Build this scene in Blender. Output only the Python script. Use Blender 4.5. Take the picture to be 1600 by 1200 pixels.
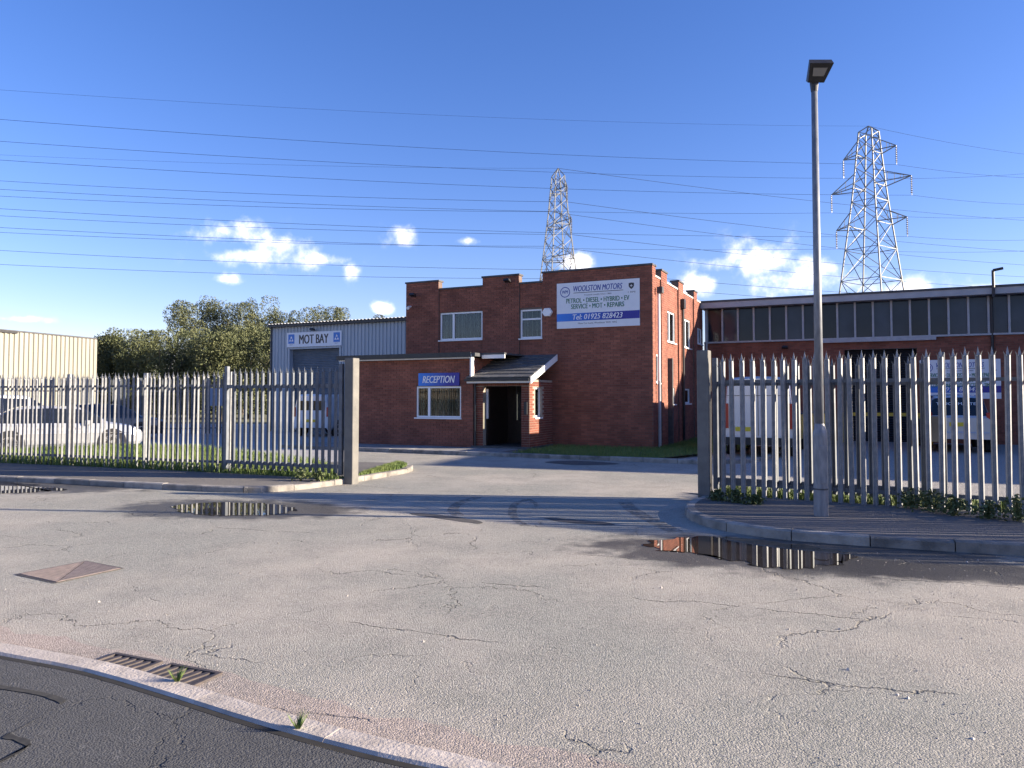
import bpy, math, random
from mathutils import Vector, Matrix
random.seed(7)
for o in list(bpy.data.objects): bpy.data.objects.remove(o)
SC = bpy.context.scene
COL = SC.collection
R = math.radians

# ------------------------------------------------------------------ camera
F = 1150.0; PITCH = R(2.2); CH = 1.7
SHIFT_PX = F*math.tan(PITCH) - 20.0            # horizon sits at photo row 620
cam_d = bpy.data.cameras.new('camera'); cam = bpy.data.objects.new('camera', cam_d); COL.objects.link(cam)
cam_d.sensor_width = 36; cam_d.lens = F/1600*36; cam_d.clip_start = .05; cam_d.clip_end = 6000
cam_d.shift_y = -SHIFT_PX/1600
cam.location = (0, 0, CH); cam.rotation_euler = (math.pi/2+PITCH, 0, 0)
SC.camera = cam
SC.render.resolution_x = 1024; SC.render.resolution_y = 768

def ray(px, py):
    c = Vector(((px-800)/F, (600-SHIFT_PX-py)/F, -1.0))
    return Matrix.Rotation(math.pi/2+PITCH, 3, 'X') @ c
def P(px, py, Y):                                # point at world depth Y
    d = ray(px, py); return Vector((0, 0, CH)) + d*(Y/d.y)
def G(px, py, z=0.0):                            # point at height z
    d = ray(px, py); return Vector((0, 0, CH)) + d*((z-CH)/d.z)

# ------------------------------------------------------------------ sky, sun, exposure
SUN_H = Vector((.994, -.108)); EL = R(15)
W = bpy.data.worlds.new('World'); SC.world = W; W.use_nodes = True
wt = W.node_tree; wt.nodes.clear()
def wn(t, **k):
    n = wt.nodes.new(t)
    for a, b in k.items(): setattr(n, a, b)
    return n
def wm(op, a, b=None, c=None, clamp=False):
    n = wn('ShaderNodeMath', operation=op, use_clamp=clamp)
    for i, x in enumerate((a, b, c)):
        if x is None: continue
        if isinstance(x, (int, float)): n.inputs[i].default_value = x
        else: wt.links.new(x, n.inputs[i])
    return n.outputs[0]
sky = wn('ShaderNodeTexSky', sky_type='NISHITA', sun_disc=False, sun_elevation=EL,
         sun_rotation=math.atan2(SUN_H.x, SUN_H.y), altitude=20, air_density=1.0, dust_density=.25, ozone_density=2.2)
tc = wn('ShaderNodeTexCoord'); sep = wn('ShaderNodeSeparateXYZ'); wt.links.new(tc.outputs['Generated'], sep.inputs[0])
az = wm('ARCTAN2', sep.outputs[0], sep.outputs[1]); el = wm('ARCSINE', sep.outputs[2])
noi = wn('ShaderNodeTexNoise'); noi.inputs['Scale'].default_value = 24; noi.inputs['Detail'].default_value = 8; noi.inputs['Roughness'].default_value = .58
wt.links.new(tc.outputs['Generated'], noi.inputs['Vector'])
noi2 = wn('ShaderNodeTexNoise'); noi2.inputs['Scale'].default_value = 5; noi2.inputs['Detail'].default_value = 3
wt.links.new(tc.outputs['Generated'], noi2.inputs['Vector'])
BLOBS = [(352, 364, 62, 22), (375, 352, 30, 16), (445, 398, 62, 30), (400, 402, 75, 15), (500, 404, 50, 12), (630, 369, 30, 20), (552, 423, 18, 16),
         (594, 481, 22, 11), (730, 377, 22, 9), (905, 408, 36, 16), (1205, 408, 90, 36), (1262, 432, 110, 34), (1130, 412, 45, 16),
         (1090, 445, 45, 22), (1420, 448, 80, 22), (1530, 452, 40, 10), (355, 436, 28, 10), (20, 498, 45, 6)]
tot = None
for (bx, by, bw, bh) in BLOBS:
    d = ray(bx, by).normalized(); a0 = math.atan2(d.x, d.y); e0 = math.asin(d.z)
    da = wm('DIVIDE', wm('SUBTRACT', az, a0), bw/F*.92); de = wm('DIVIDE', wm('SUBTRACT', el, e0), bh/F*.92)
    q = wm('ADD', wm('MULTIPLY', da, da), wm('MULTIPLY', de, de))
    m = wm('POWER', 2.718, wm('MULTIPLY', q, -.9))
    tot = m if tot is None else wm('MAXIMUM', tot, m)
# the same kind of low scattered cloud goes on all round, outside the view as well
band = wm('POWER', 2.718, wm('MULTIPLY', wm('POWER', wm('DIVIDE', wm('SUBTRACT', el, .17), .07), 2), -1))
outside = wm('MULTIPLY', wm('MULTIPLY', wm('GREATER_THAN', wm('ABSOLUTE', az), .75), band), wm('MULTIPLY', wm('SUBTRACT', noi2.outputs[0], .5, clamp=True), 6, clamp=True))
tot = wm('MAXIMUM', tot, outside)
dens = wn('ShaderNodeMapRange', interpolation_type='SMOOTHSTEP')
dens.inputs[1].default_value = .30; dens.inputs[2].default_value = 1.4
wt.links.new(wm('ADD', tot, wm('MULTIPLY', wm('SUBTRACT', noi.outputs[0], .5), 2.6)), dens.inputs[0])
dmask = wm('MULTIPLY', dens.outputs[0], wm('MULTIPLY', tot, 3.0, clamp=True))
dmask = wm('MULTIPLY', dmask, .92)
ccol = wn('ShaderNodeMix', data_type='RGBA'); ccol.inputs[6].default_value = (6.0, 6.2, 8.2, 1); ccol.inputs[7].default_value = (10.5, 10.0, 9.8, 1)
wt.links.new(dens.outputs[0], ccol.inputs[0])
hs = wn('ShaderNodeHueSaturation'); hs.inputs['Saturation'].default_value = 1.22
tint = wn('ShaderNodeMix', data_type='RGBA', blend_type='MULTIPLY'); tint.inputs[0].default_value = 1; tint.inputs[7].default_value = (1.05, .92, 1.17, 1)
wt.links.new(sky.outputs[0], tint.inputs[6]); wt.links.new(tint.outputs[2], hs.inputs['Color'])
mixc = wn('ShaderNodeMix', data_type='RGBA')
wt.links.new(dmask, mixc.inputs[0]); wt.links.new(hs.outputs[0], mixc.inputs[6]); wt.links.new(ccol.outputs[2], mixc.inputs[7])
bg = wn('ShaderNodeBackground'); bg.inputs[1].default_value = .074
wo = wn('ShaderNodeOutputWorld'); wt.links.new(mixc.outputs[2], bg.inputs[0]); wt.links.new(bg.outputs[0], wo.inputs[0])

sd = bpy.data.lights.new('sun', 'SUN'); sd.energy = 5.0; sd.angle = R(.53); sd.color = (1, .87, .70)
so = bpy.data.objects.new('sun', sd); COL.objects.link(so)
S = Vector((SUN_H.x*math.cos(EL), SUN_H.y*math.cos(EL), math.sin(EL)))
so.rotation_euler = S.to_track_quat('Z', 'Y').to_euler(); so.location = (30, -5, 30)
SC.view_settings.view_transform = 'Standard'; SC.view_settings.look = 'None'
SC.view_settings.exposure = 1.6; SC.view_settings.gamma = 1

# ------------------------------------------------------------------ materials
MATS = {}
def pm(name, c1, c2=None, rough=.7, metal=0, scale=6, detail=5, bump=0, bscale=60, bdist=.01, spec=.5, coat=0, rand=0, tone=False, stretch=None, contrast=(.3, .7)):
    if name in MATS: return MATS[name]
    m = bpy.data.materials.new(name); m.use_nodes = True; t = m.node_tree; b = t.nodes['Principled BSDF']
    b.inputs['Roughness'].default_value = rough; b.inputs['Metallic'].default_value = metal
    b.inputs['Specular IOR Level'].default_value = spec; b.inputs['Coat Weight'].default_value = coat
    c2 = c2 or c1
    tcn = t.nodes.new('ShaderNodeTexCoord'); vec = tcn.outputs['Object']
    if stretch:
        mp = t.nodes.new('ShaderNodeMapping'); mp.inputs['Scale'].default_value = stretch
        t.links.new(vec, mp.inputs[0]); vec = mp.outputs[0]
    n = t.nodes.new('ShaderNodeTexNoise'); n.inputs['Scale'].default_value = scale; n.inputs['Detail'].default_value = detail
    t.links.new(vec, n.inputs['Vector'])
    r = t.nodes.new('ShaderNodeValToRGB'); r.color_ramp.elements[0].position = contrast[0]; r.color_ramp.elements[1].position = contrast[1]
    r.color_ramp.elements[0].color = (*c1, 1); r.color_ramp.elements[1].color = (*c2, 1)
    t.links.new(n.outputs[0], r.inputs[0]); col = r.outputs[0]
    if tone or rand:
        h = t.nodes.new('ShaderNodeHueSaturation'); t.links.new(col, h.inputs['Color'])
        mr = t.nodes.new('ShaderNodeMapRange'); mr.inputs[3].default_value = 1-(rand or .3); mr.inputs[4].default_value = 1+(rand or .3)
        if tone:
            a = t.nodes.new('ShaderNodeAttribute'); a.attribute_name = 'tone'
            oi = t.nodes.new('ShaderNodeObjectInfo'); ad = t.nodes.new('ShaderNodeMath'); ad.operation = 'ADD'
            fr = t.nodes.new('ShaderNodeMath'); fr.operation = 'FRACT'
            t.links.new(a.outputs['Fac'], ad.inputs[0]); t.links.new(oi.outputs['Random'], ad.inputs[1]); t.links.new(ad.outputs[0], fr.inputs[0])
            t.links.new(fr.outputs[0], mr.inputs[0])
        else:
            oi = t.nodes.new('ShaderNodeObjectInfo'); t.links.new(oi.outputs['Random'], mr.inputs[0])
        t.links.new(mr.outputs[0], h.inputs['Value']); col = h.outputs[0]
    t.links.new(col, b.inputs['Base Color'])
    if bump:
        n2 = t.nodes.new('ShaderNodeTexNoise'); n2.inputs['Scale'].default_value = bscale; n2.inputs['Detail'].default_value = 4
        t.links.new(tcn.outputs['Object'], n2.inputs['Vector'])
        bp = t.nodes.new('ShaderNodeBump'); bp.inputs['Strength'].default_value = bump; bp.inputs['Distance'].default_value = bdist
        t.links.new(n2.outputs[0], bp.inputs['Height']); t.links.new(bp.outputs[0], b.inputs['Normal'])
    MATS[name] = m; return m

def tarmac(name, ca, cb, speck, cracks=True, damp=(), rough=.9):
    """worn asphalt: mottled tone, stone speckle, cracks, damp rings round puddles"""
    m = bpy.data.materials.new(name); m.use_nodes = True; t = m.node_tree; b = t.nodes['Principled BSDF']
    N = t.nodes.new; L = t.links.new
    tcn = N('ShaderNodeTexCoord'); vec = tcn.outputs['Object']
    def noise(s, d=4, r=.55, v=None):
        n = N('ShaderNodeTexNoise'); n.inputs['Scale'].default_value = s; n.inputs['Detail'].default_value = d; n.inputs['Roughness'].default_value = r
        L(v or vec, n.inputs['Vector']); return n
    def mth(op, a, bb=None, clamp=False):
        n = N('ShaderNodeMath'); n.operation = op; n.use_clamp = clamp
        for i, x in enumerate((a, bb)):
            if x is None: continue
            if isinstance(x, (int, float)): n.inputs[i].default_value = x
            else: L(x, n.inputs[i])
        return n.outputs[0]
    def mix(f, a, bb, mode='MIX'):
        n = N('ShaderNodeMix'); n.data_type = 'RGBA'; n.blend_type = mode
        if isinstance(f, (int, float)): n.inputs[0].default_value = f
        else: L(f, n.inputs[0])
        for i, x in ((6, a), (7, bb)):
            if isinstance(x, tuple): n.inputs[i].default_value = (*x, 1)
            else: L(x, n.inputs[i])
        return n.outputs[2]
    def ramp(x, lo, hi):
        n = N('ShaderNodeMapRange'); n.interpolation_type = 'SMOOTHSTEP'; n.inputs[1].default_value = lo; n.inputs[2].default_value = hi
        L(x, n.inputs[0]); return n.outputs[0]
    big = noise(.28, 6, .6); mid = noise(1.6, 6, .65); fine = noise(120, 3, .7); vo = N('ShaderNodeTexVoronoi'); vo.inputs['Scale'].default_value = 95; L(vec, vo.inputs['Vector'])
    vo2 = N('ShaderNodeTexVoronoi'); vo2.inputs['Scale'].default_value = 32; L(vec, vo2.inputs['Vector'])
    c = mix(ramp(big.outputs[0], .36, .60), ca, cb)
    c = mix(mth('MULTIPLY', ramp(mid.outputs[0], .38, .72), .55), c, tuple(x*.68 for x in cb))
    sp = mth('MULTIPLY', ramp(vo.outputs['Color'], .2, .95), 1.0)
    c = mix(mth('MULTIPLY', sp, speck), c, tuple(min(1, x*1.75) for x in ca))
    sp2 = ramp(vo2.outputs['Color'], .78, .98)
    c = mix(mth('MULTIPLY', sp2, speck*.7), c, tuple(min(1, x*1.9) for x in cb))
    c = mix(mth('MULTIPLY', ramp(fine.outputs[0], .60, .42), .4), c, tuple(x*.45 for x in ca))
    height = mth('ADD', mth('MULTIPLY', vo.outputs['Distance'], -.6), mth('MULTIPLY', fine.outputs[0], .8))
    height = mth('ADD', height, mth('MULTIPLY', noise(7, 4, .6).outputs[0], .6))
    if cracks:
        # long broken seams running with the road
        sx0 = N('ShaderNodeSeparateXYZ'); L(vec, sx0.inputs[0]); wob = noise(.9, 6, .65).outputs[0]
        w0 = mth('ADD', mth('ADD', mth('MULTIPLY', sx0.outputs[1], .93), mth('MULTIPLY', sx0.outputs[0], .34)), mth('MULTIPLY', wob, .55))
        tri = mth('ABSOLUTE', mth('SUBTRACT', mth('FRACT', mth('DIVIDE', w0, 1.45)), .5))
        seam = mth('MULTIPLY', mth('SUBTRACT', 1.0, ramp(tri, .001, .008)), ramp(noise(.7, 4).outputs[0], .50, .60))
        c = mix(mth('MULTIPLY', seam, .5), c, (.07, .062, .055)); height = mth('SUBTRACT', height, mth('MULTIPLY', seam, 2.5))
        dis = noise(1.3, 5, .65); vm = N('ShaderNodeVectorMath'); vm.operation = 'MULTIPLY_ADD'
        vm.inputs[1].default_value = (.9, .9, 0); L(dis.outputs['Color'], vm.inputs[0]); L(vec, vm.inputs[2])
        for sc, th, lo, hi in ((.42, .006, .47, .60), (1.1, .008, .54, .66)):
            ve = N('ShaderNodeTexVoronoi'); ve.feature = 'DISTANCE_TO_EDGE'; ve.inputs['Scale'].default_value = sc; L(vm.outputs[0], ve.inputs['Vector'])
            line = mth('SUBTRACT', 1.0, ramp(ve.outputs['Distance'], th*.25*sc, th*1.3*sc))
            msk = ramp(noise(.45+sc*.3, 3).outputs[0], lo, hi)
            ln = mth('MULTIPLY', line, msk)
            c = mix(mth('MULTIPLY', ln, .45), c, (.05, .047, .045))
            height = mth('SUBTRACT', height, mth('MULTIPLY', ln, 3))
    rgh = None
    sx = N('ShaderNodeSeparateXYZ'); L(vec, sx.inputs[0])
    for (dx, dy, da, db, rot) in damp:
        cx = mth('SUBTRACT', sx.outputs[0], dx); cy = mth('SUBTRACT', sx.outputs[1], dy); cr, sr = math.cos(rot), math.sin(rot)
        u = mth('DIVIDE', mth('ADD', mth('MULTIPLY', cx, cr), mth('MULTIPLY', cy, sr)), da)
        w = mth('DIVIDE', mth('SUBTRACT', mth('MULTIPLY', cy, cr), mth('MULTIPLY', cx, sr)), db)
        q = mth('SQRT', mth('ADD', mth('MULTIPLY', u, u), mth('MULTIPLY', w, w)))
        q = mth('ADD', q, mth('MULTIPLY', mth('SUBTRACT', noise(2.5, 5, .6).outputs[0], .5), 1.0))
        k = mth('SUBTRACT', 1.0, ramp(q, .72, 1.1))
        c = mix(mth('MULTIPLY', k, .82), c, (.035, .032, .029))
        rgh = k if rgh is None else mth('MAXIMUM', rgh, k)
    L(c, b.inputs['Base Color'])
    b.inputs['Specular IOR Level'].default_value = .3
    if rgh is None: b.inputs['Roughness'].default_value = rough
    else: L(mth('SUBTRACT', rough, mth('MULTIPLY', rgh, .45)), b.inputs['Roughness'])
    bp = N('ShaderNodeBump'); bp.inputs['Strength'].default_value = .8; bp.inputs['Distance'].default_value = .014
    L(height, bp.inputs['Height']); L(bp.outputs[0], b.inputs['Normal'])
    return m

GALV = pm('galvanised', (.19, .20, .215), (.31, .31, .31), rough=.5, metal=.2, scale=14, rand=.1)
GALVD = pm('galvanised_dull', (.10, .112, .13), (.165, .178, .195), rough=.55, metal=.3, scale=8, rand=.08)
POSTP = pm('post_paint', (.11, .105, .095), (.17, .16, .14), rough=.6, scale=5, bump=.15, bscale=40)
DARKPOST = pm('dark_post', (.045, .048, .052), (.085, .085, .085), rough=.55, scale=7)
BRICK = pm('brick', (.18, .062, .040), (.285, .104, .066), rough=.88, scale=1.2, detail=8, tone=True, rand=.2, bump=.3, bscale=90, bdist=.004)
BRICK2 = pm('brick_porch', (.16, .046, .028), (.24, .078, .046), rough=.88, scale=2, detail=7, tone=True, rand=.24, bump=.3, bscale=90, bdist=.004)
MORTAR = pm('mortar', (.12, .085, .07), (.18, .13, .105), rough=.95, scale=8)
MORTAR_P = pm('mortar_porch', (.28, .235, .185), (.36, .30, .24), rough=.95, scale=8)
COPING = pm('coping', (.045, .047, .052), (.085, .085, .09), rough=.7, scale=4)
WHITE = pm('white_paint', (.74, .74, .74), (.82, .82, .81), rough=.4, scale=3)
UPVC = pm('upvc', (.76, .77, .78), (.82, .82, .83), rough=.3, scale=2)
BLACK = pm('black_plastic', (.012, .012, .014), (.025, .025, .027), rough=.45)
GREYPIPE = pm('grey_pipe', (.33, .33, .34), (.42, .42, .43), rough=.5)
SLATE = pm('slate', (.075, .073, .072), (.15, .145, .135), rough=.8, scale=5, rand=.25, bump=.3, bscale=40)
CLAD = pm('grey_cladding', (.36, .40, .43), (.42, .455, .48), rough=.5, scale=1.2, stretch=(3, 3, .4))
CREAM = pm('cream_cladding', (.24, .228, .185), (.29, .276, .226), rough=.5, scale=.8, stretch=(3, 3, .3))
SHUT = pm('shutter_steel', (.16, .18, .20), (.21, .23, .25), rough=.45, metal=.3, scale=3)
SHUTK = pm('shutter_black', (.012, .012, .014), (.022, .022, .024), rough=.5)
SIGNW = pm('sign_white', (.70, .72, .76), (.74, .76, .79), rough=.35)
BLUE = pm('print_blue', (.015, .045, .30), rough=.35)
GREEN = pm('print_green', (.012, .15, .075), rough=.4)
DKTXT = pm('print_dark', (.03, .03, .035), rough=.4)
WHTXT = pm('print_white', (.8, .8, .8), rough=.4)
MOTB = pm('mot_blue', (.02, .17, .55), rough=.4)
CONC = pm('kerb_concrete', (.15, .14, .125), (.33, .30, .26), rough=.95, scale=4, detail=9, rand=.2, bump=.8, bscale=40, bdist=.015, contrast=(.32, .62))
CONCP = pm('kerb_pinkish', (.36, .31, .26), (.54, .47, .40), rough=.92, scale=7, rand=.12, bump=.6, bscale=60, bdist=.01)
FLAG = pm('paving_flag', (.20, .195, .19), (.29, .28, .265), rough=.9, scale=3, rand=.14, bump=.3)
YARD = pm('yard_paving', (.30, .29, .28), (.40, .385, .365), rough=.9, scale=.9, bump=.4, bscale=25)
GRAVEL = pm('yard_gravel', (.24, .225, .20), (.42, .39, .345), rough=.95, scale=22, detail=6, bump=.9, bscale=45, bdist=.03)
IRON = pm('cast_iron', (.05, .042, .04), (.10, .08, .072), rough=.7, metal=.2, scale=12, bump=.3)
SOIL = pm('verge_soil', (.055, .085, .022), (.12, .145, .045), rough=1, scale=3)
GRASSM = pm('grass_blade', (.075, .13, .022), (.16, .20, .05), rough=.7, scale=2.5)
WEEDM = pm('weed_leaf', (.045, .075, .02), (.12, .13, .05), rough=.7, scale=9)
LEAFA = pm('leaf_olive', (.060, .078, .028), (.145, .15, .062), rough=.75, scale=1.3)
LEAFB = pm('leaf_grey_green', (.060, .078, .034), (.15, .155, .075), rough=.75, scale=1.3)
BARK = pm('bark', (.06, .05, .04), (.12, .10, .08), rough=.95)
STEEL = pm('pylon_steel', (.15, .16, .17), (.23, .24, .24), rough=.6, metal=.1, scale=1)
WIREM = pm('wire', (.02, .022, .028), rough=1, spec=0)
INSUL = pm('insulator', (.12, .10, .10), (.3, .3, .3), rough=.3)
TYRE = pm('tyre', (.014, .014, .014), (.028, .027, .026), rough=.85)
RIM = pm('rim', (.45, .45, .46), rough=.3, metal=.7)
YELLOW = pm('yellow_paint', (.62, .43, .03), (.72, .5, .05), rough=.5)
PLATE = pm('number_plate', (.70, .52, .03), rough=.4)
RED = pm('lamp_red', (.42, .015, .015), rough=.15, coat=.5)
CARSIL = pm('paint_silver', (.46, .47, .49), rough=.28, metal=.35, coat=1)
CARWHT = pm('paint_white', (.74, .74, .75), rough=.25, coat=1)
CARDRK = pm('paint_dark', (.02, .022, .03), rough=.25, coat=1)
CARBLU = pm('paint_pale_silver', (.48, .52, .60), rough=.22, metal=.4, coat=1)
BLIND = pm('blind_fabric', (.30, .28, .24), (.38, .36, .31), rough=.8)
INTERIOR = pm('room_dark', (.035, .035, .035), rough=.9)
DOORM = pm('door_brown_porch_shade', (.02, .012, .010), (.035, .02, .016), rough=.35)
FOOT = tarmac('footway_asphalt', (.078, .078, .078), (.11, .108, .105), .55, cracks=True)
PAVE = tarmac('pavement_asphalt', (.15, .14, .128), (.20, .185, .17), .4, cracks=False)
def glass(name, tint):
    m = bpy.data.materials.new(name); m.use_nodes = True; t = m.node_tree; t.nodes.remove(t.nodes['Principled BSDF'])
    tr = t.nodes.new('ShaderNodeBsdfTransparent'); tr.inputs[0].default_value = (*tint, 1)
    gl = t.nodes.new('ShaderNodeBsdfGlossy'); gl.inputs['Roughness'].default_value = .03
    fr = t.nodes.new('ShaderNodeFresnel'); fr.inputs[0].default_value = 1.5
    mx = t.nodes.new('ShaderNodeMixShader'); t.links.new(fr.outputs[0], mx.inputs[0]); t.links.new(tr.outputs[0], mx.inputs[1]); t.links.new(gl.outputs[0], mx.inputs[2])
    t.links.new(mx.outputs[0], t.nodes['Material Output'].inputs[0]); return m
PANE = glass('window_glass', (.75, .8, .8)); 
DGLASS = pm('dark_glazing', (.014, .018, .028), (.035, .045, .065), rough=.08, spec=.3, scale=.7, rand=.6)
CGLASS = pm('car_glass', (.012, .014, .016), rough=.05, spec=.8)
WATER = pm('puddle_water', (.022, .018, .014), (.04, .032, .024), rough=.015, spec=.55, scale=2)

# ------------------------------------------------------------------ mesh helpers
class MB:
    def __init__(s): s.v = []; s.f = []; s.t = []
    def add(s, vs, fs, tone=0.0):
        n = len(s.v); s.v += [tuple(x) for x in vs]; s.f += [tuple(i+n for i in f) for f in fs]; s.t += [tone]*len(fs); return s
    def box(s, x0, x1, y0, y1, z0, z1, tone=0.0):
        return s.add([(x0, y0, z0), (x1, y0, z0), (x1, y1, z0), (x0, y1, z0), (x0, y0, z1), (x1, y0, z1), (x1, y1, z1), (x0, y1, z1)],
                     [(3, 2, 1, 0), (4, 5, 6, 7), (0, 1, 5, 4), (1, 2, 6, 5), (2, 3, 7, 6), (3, 0, 4, 7)], tone)
    def bbox(s, x0, x1, y0, y1, z0, z1, b=.01, tone=0.0):        # box with chamfered vertical and top edges
        pts = [(x0+b, y0), (x1-b, y0), (x1, y0+b), (x1, y1-b), (x1-b, y1), (x0+b, y1), (x0, y1-b), (x0, y0+b)]
        ins = [(x0+2*b, y0+b), (x1-2*b, y0+b), (x1-b, y0+2*b), (x1-b, y1-2*b), (x1-2*b, y1-b), (x0+2*b, y1-b), (x0+b, y1-2*b), (x0+b, y0+2*b)]
        v = [(p[0], p[1], z0) for p in pts]+[(p[0], p[1], z1-b) for p in pts]+[(p[0], p[1], z1) for p in ins]
        f = [tuple(range(7, -1, -1)), tuple(range(16, 24))]
        for k in range(8):
            j = (k+1) % 8
            f += [(k, j, 8+j, 8+k), (8+k, 8+j, 16+j, 16+k)]
        return s.add(v, f, tone)
    def prism(s, poly, z0, z1, tone=0.0):
        n = len(poly)
        return s.add([(p[0], p[1], z0) for p in poly]+[(p[0], p[1], z1) for p in poly],
                     [tuple(range(n-1, -1, -1)), tuple(range(n, 2*n))]+[(i, (i+1) % n, n+(i+1) % n, n+i) for i in range(n)], tone)
    def sheet(s, poly, z): return s.add([(p[0], p[1], z) for p in poly], [tuple(range(len(poly)))])
    def bar(s, a, b, r, n=4, r2=None):
        a = Vector(a); b = Vector(b); d = (b-a)
        if d.length < 1e-6: return s
        d.normalize(); up = Vector((0, 0, 1)) if abs(d.z) < .95 else Vector((1, 0, 0))
        u = d.cross(up).normalized(); w = d.cross(u); r2 = r if r2 is None else r2
        vs = []
        for (c, rr) in ((a, r), (b, r2)):
            for k in range(n):
                th = 2*math.pi*(k+.5)/n; vs.append(c+u*(rr*math.cos(th))+w*(rr*math.sin(th)))
        return s.add(vs, [tuple(range(n-1, -1, -1)), tuple(range(n, 2*n))]+[(k, (k+1) % n, n+(k+1) % n, n+k) for k in range(n)])
    def path(s, pts, r, n=6):
        for a, b in zip(pts[:-1], pts[1:]): s.bar(a, b, r, n)
        return s
    def lathe(s, prof, n=16, axis='z', c=(0, 0, 0)):
        vs = []; fs = []
        for (r, z) in prof:
            for k in range(n):
                th = 2*math.pi*k/n; p = (r*math.cos(th), r*math.sin(th), z)
                if axis == 'y': p = (p[0], z, p[1])
                vs.append((p[0]+c[0], p[1]+c[1], p[2]+c[2]))
        for i in range(len(prof)-1):
            for k in range(n): fs.append((i*n+k, i*n+(k+1) % n, (i+1)*n+(k+1) % n, (i+1)*n+k))
        fs.append(tuple(range(n-1, -1, -1))); fs.append(tuple((len(prof)-1)*n+k for k in range(n)))
        return s.add(vs, fs)
    def mesh(s, name, mat, smooth=False):
        me = bpy.data.meshes.new(name); me.from_pydata(s.v, [], s.f); me.materials.append(mat)
        if any(s.t):
            a = me.attributes.new('tone', 'FLOAT', 'FACE'); a.data.foreach_set('value', s.t)
        if smooth: me.polygons.foreach_set('use_smooth', [True]*len(me.polygons))
        me.update(); return me
    def build(s, name, mat, parent=None, smooth=False, fixn=False):
        me = s.mesh(name, mat, smooth)
        if fixn:
            import bmesh
            bm = bmesh.new(); bm.from_mesh(me); bmesh.ops.recalc_face_normals(bm, faces=bm.faces); bm.to_mesh(me); bm.free()
        return link(name, me, parent)
def link(name, me, parent=None, loc=None, rz=0):
    o = bpy.data.objects.new(name, me); COL.objects.link(o); o.parent = parent
    if loc is not None: o.location = loc
    if rz: o.rotation_euler = (0, 0, rz)
    return o
def tag(o, label=None, cat=None, group=None, kind=None):
    if label: o['label'] = label
    if cat: o['category'] = cat
    if group: o['group'] = group
    if kind: o['kind'] = kind
    return o
def empty(name, loc, rz=0, label=None, cat=None, group=None):
    o = bpy.data.objects.new(name, None); COL.objects.link(o); o.location = loc; o.rotation_euler = (0, 0, rz); o.empty_display_size = .2
    return tag(o, label, cat, group)
def text(body, w, h, mat, parent, x, z, y=-.004, shear=0, bold=0, cx=True, rotz=0):
    """flat lettering standing in the parent's x-z plane, fitted to width w and cap height h"""
    cu = bpy.data.curves.new('lettering', 'FONT'); cu.body = body; cu.size = 1; cu.shear = shear; cu.extrude = 0
    cu.resolution_u = 3
    to = bpy.data.objects.new('tmp', cu); COL.objects.link(to)
    dg = bpy.context.evaluated_depsgraph_get(); me = bpy.data.meshes.new_from_object(to.evaluated_get(dg))
    bpy.data.objects.remove(to)
    xs = [v.co.x for v in me.vertices]; ys = [v.co.y for v in me.vertices]
    x0, x1, y0, y1 = min(xs), max(xs), min(ys), max(ys)
    base = [((v.co.x-x0)/(x1-x0)*w-(w/2 if cx else 0), (v.co.y-y0)/(y1-y0)*h) for v in me.vertices]; polys = [tuple(p.vertices) for p in me.polygons]
    bpy.data.meshes.remove(me); lt = MB(); g = h*(bold*1.3)
    for k, dx in enumerate((0, -g, g) if bold else (0,)): lt.add([(p+dx, -.0012*k, q) for p, q in base], polys)
    me = lt.mesh('lettering', mat)
    me.materials.clear(); me.materials.append(mat); me.name = 'lettering'
    o = link('lettering', me, parent, (x, y, z)); return o

# ------------------------------------------------------------------ ground
UA = R(-25.3); U = Vector((math.cos(UA), math.sin(UA))); V = Vector((-math.sin(UA), math.cos(UA)))
C0 = Vector((4.4, 23.0))
def BL(x, y): p = C0+U*x+V*y; return (p.x, p.y)          # building frame -> world
tag(MB().sheet([(-1500, -300), (1500, -300), (1500, 2500), (-1500, 2500)], -.05).build('ground', pm('far_ground', (.10, .11, .05), (.17, .16, .09), rough=1, scale=.05)), kind='structure')
g1 = G(1165, 863); g2 = G(368, 795); g3 = G(20, 758)
DAMP = [(g1.x+.55, g1.y-.12, 2.5, 1.1, R(-14)), (g2.x, g2.y, 2.1, 1.0, R(-10)), (g3.x-.3, g3.y-.1, 3.2, .95, R(-12)), (G(1480, 893).x, G(1480, 893).y, 1.8, .45, R(-16))]
ROADM = tarmac('road_tarmac', (.42, .380, .322), (.26, .264, .230), .42, True, DAMP)
road = tag(MB().sheet([(-70, -12), (70, -12), (70, 45), (-70, 45)], 0).build('road', ROADM), kind='structure')

def smooth_poly(pts, n=5, closed=False):
    out = []; m = len(pts)
    for i in range(m if closed else m-1):
        p0 = pts[(i-1) % m] if (closed or i > 0) else pts[i]; p1 = pts[i]; p2 = pts[(i+1) % m]; p3 = pts[(i+2) % m] if (closed or i+2 < m) else p2
        for k in range(n):
            t = k/n
            out.append(tuple(.5*((2*p1[j])+(-p0[j]+p2[j])*t+(2*p0[j]-5*p1[j]+4*p2[j]-p3[j])*t*t+(-p0[j]+3*p1[j]-3*p2[j]+p3[j])*t**3) for j in (0, 1)))
    if not closed: out.append(tuple(pts[-1]))
    return out
def offset_line(pts, d):
    out = []
    for i, p in enumerate(pts):
        a = Vector(pts[max(0, i-1)]); b = Vector(pts[min(len(pts)-1, i+1)]); t = (b-a).normalized(); n = Vector((-t.y, t.x)); q = Vector(p)+n*d; out.append((q.x, q.y))
    return out
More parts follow.
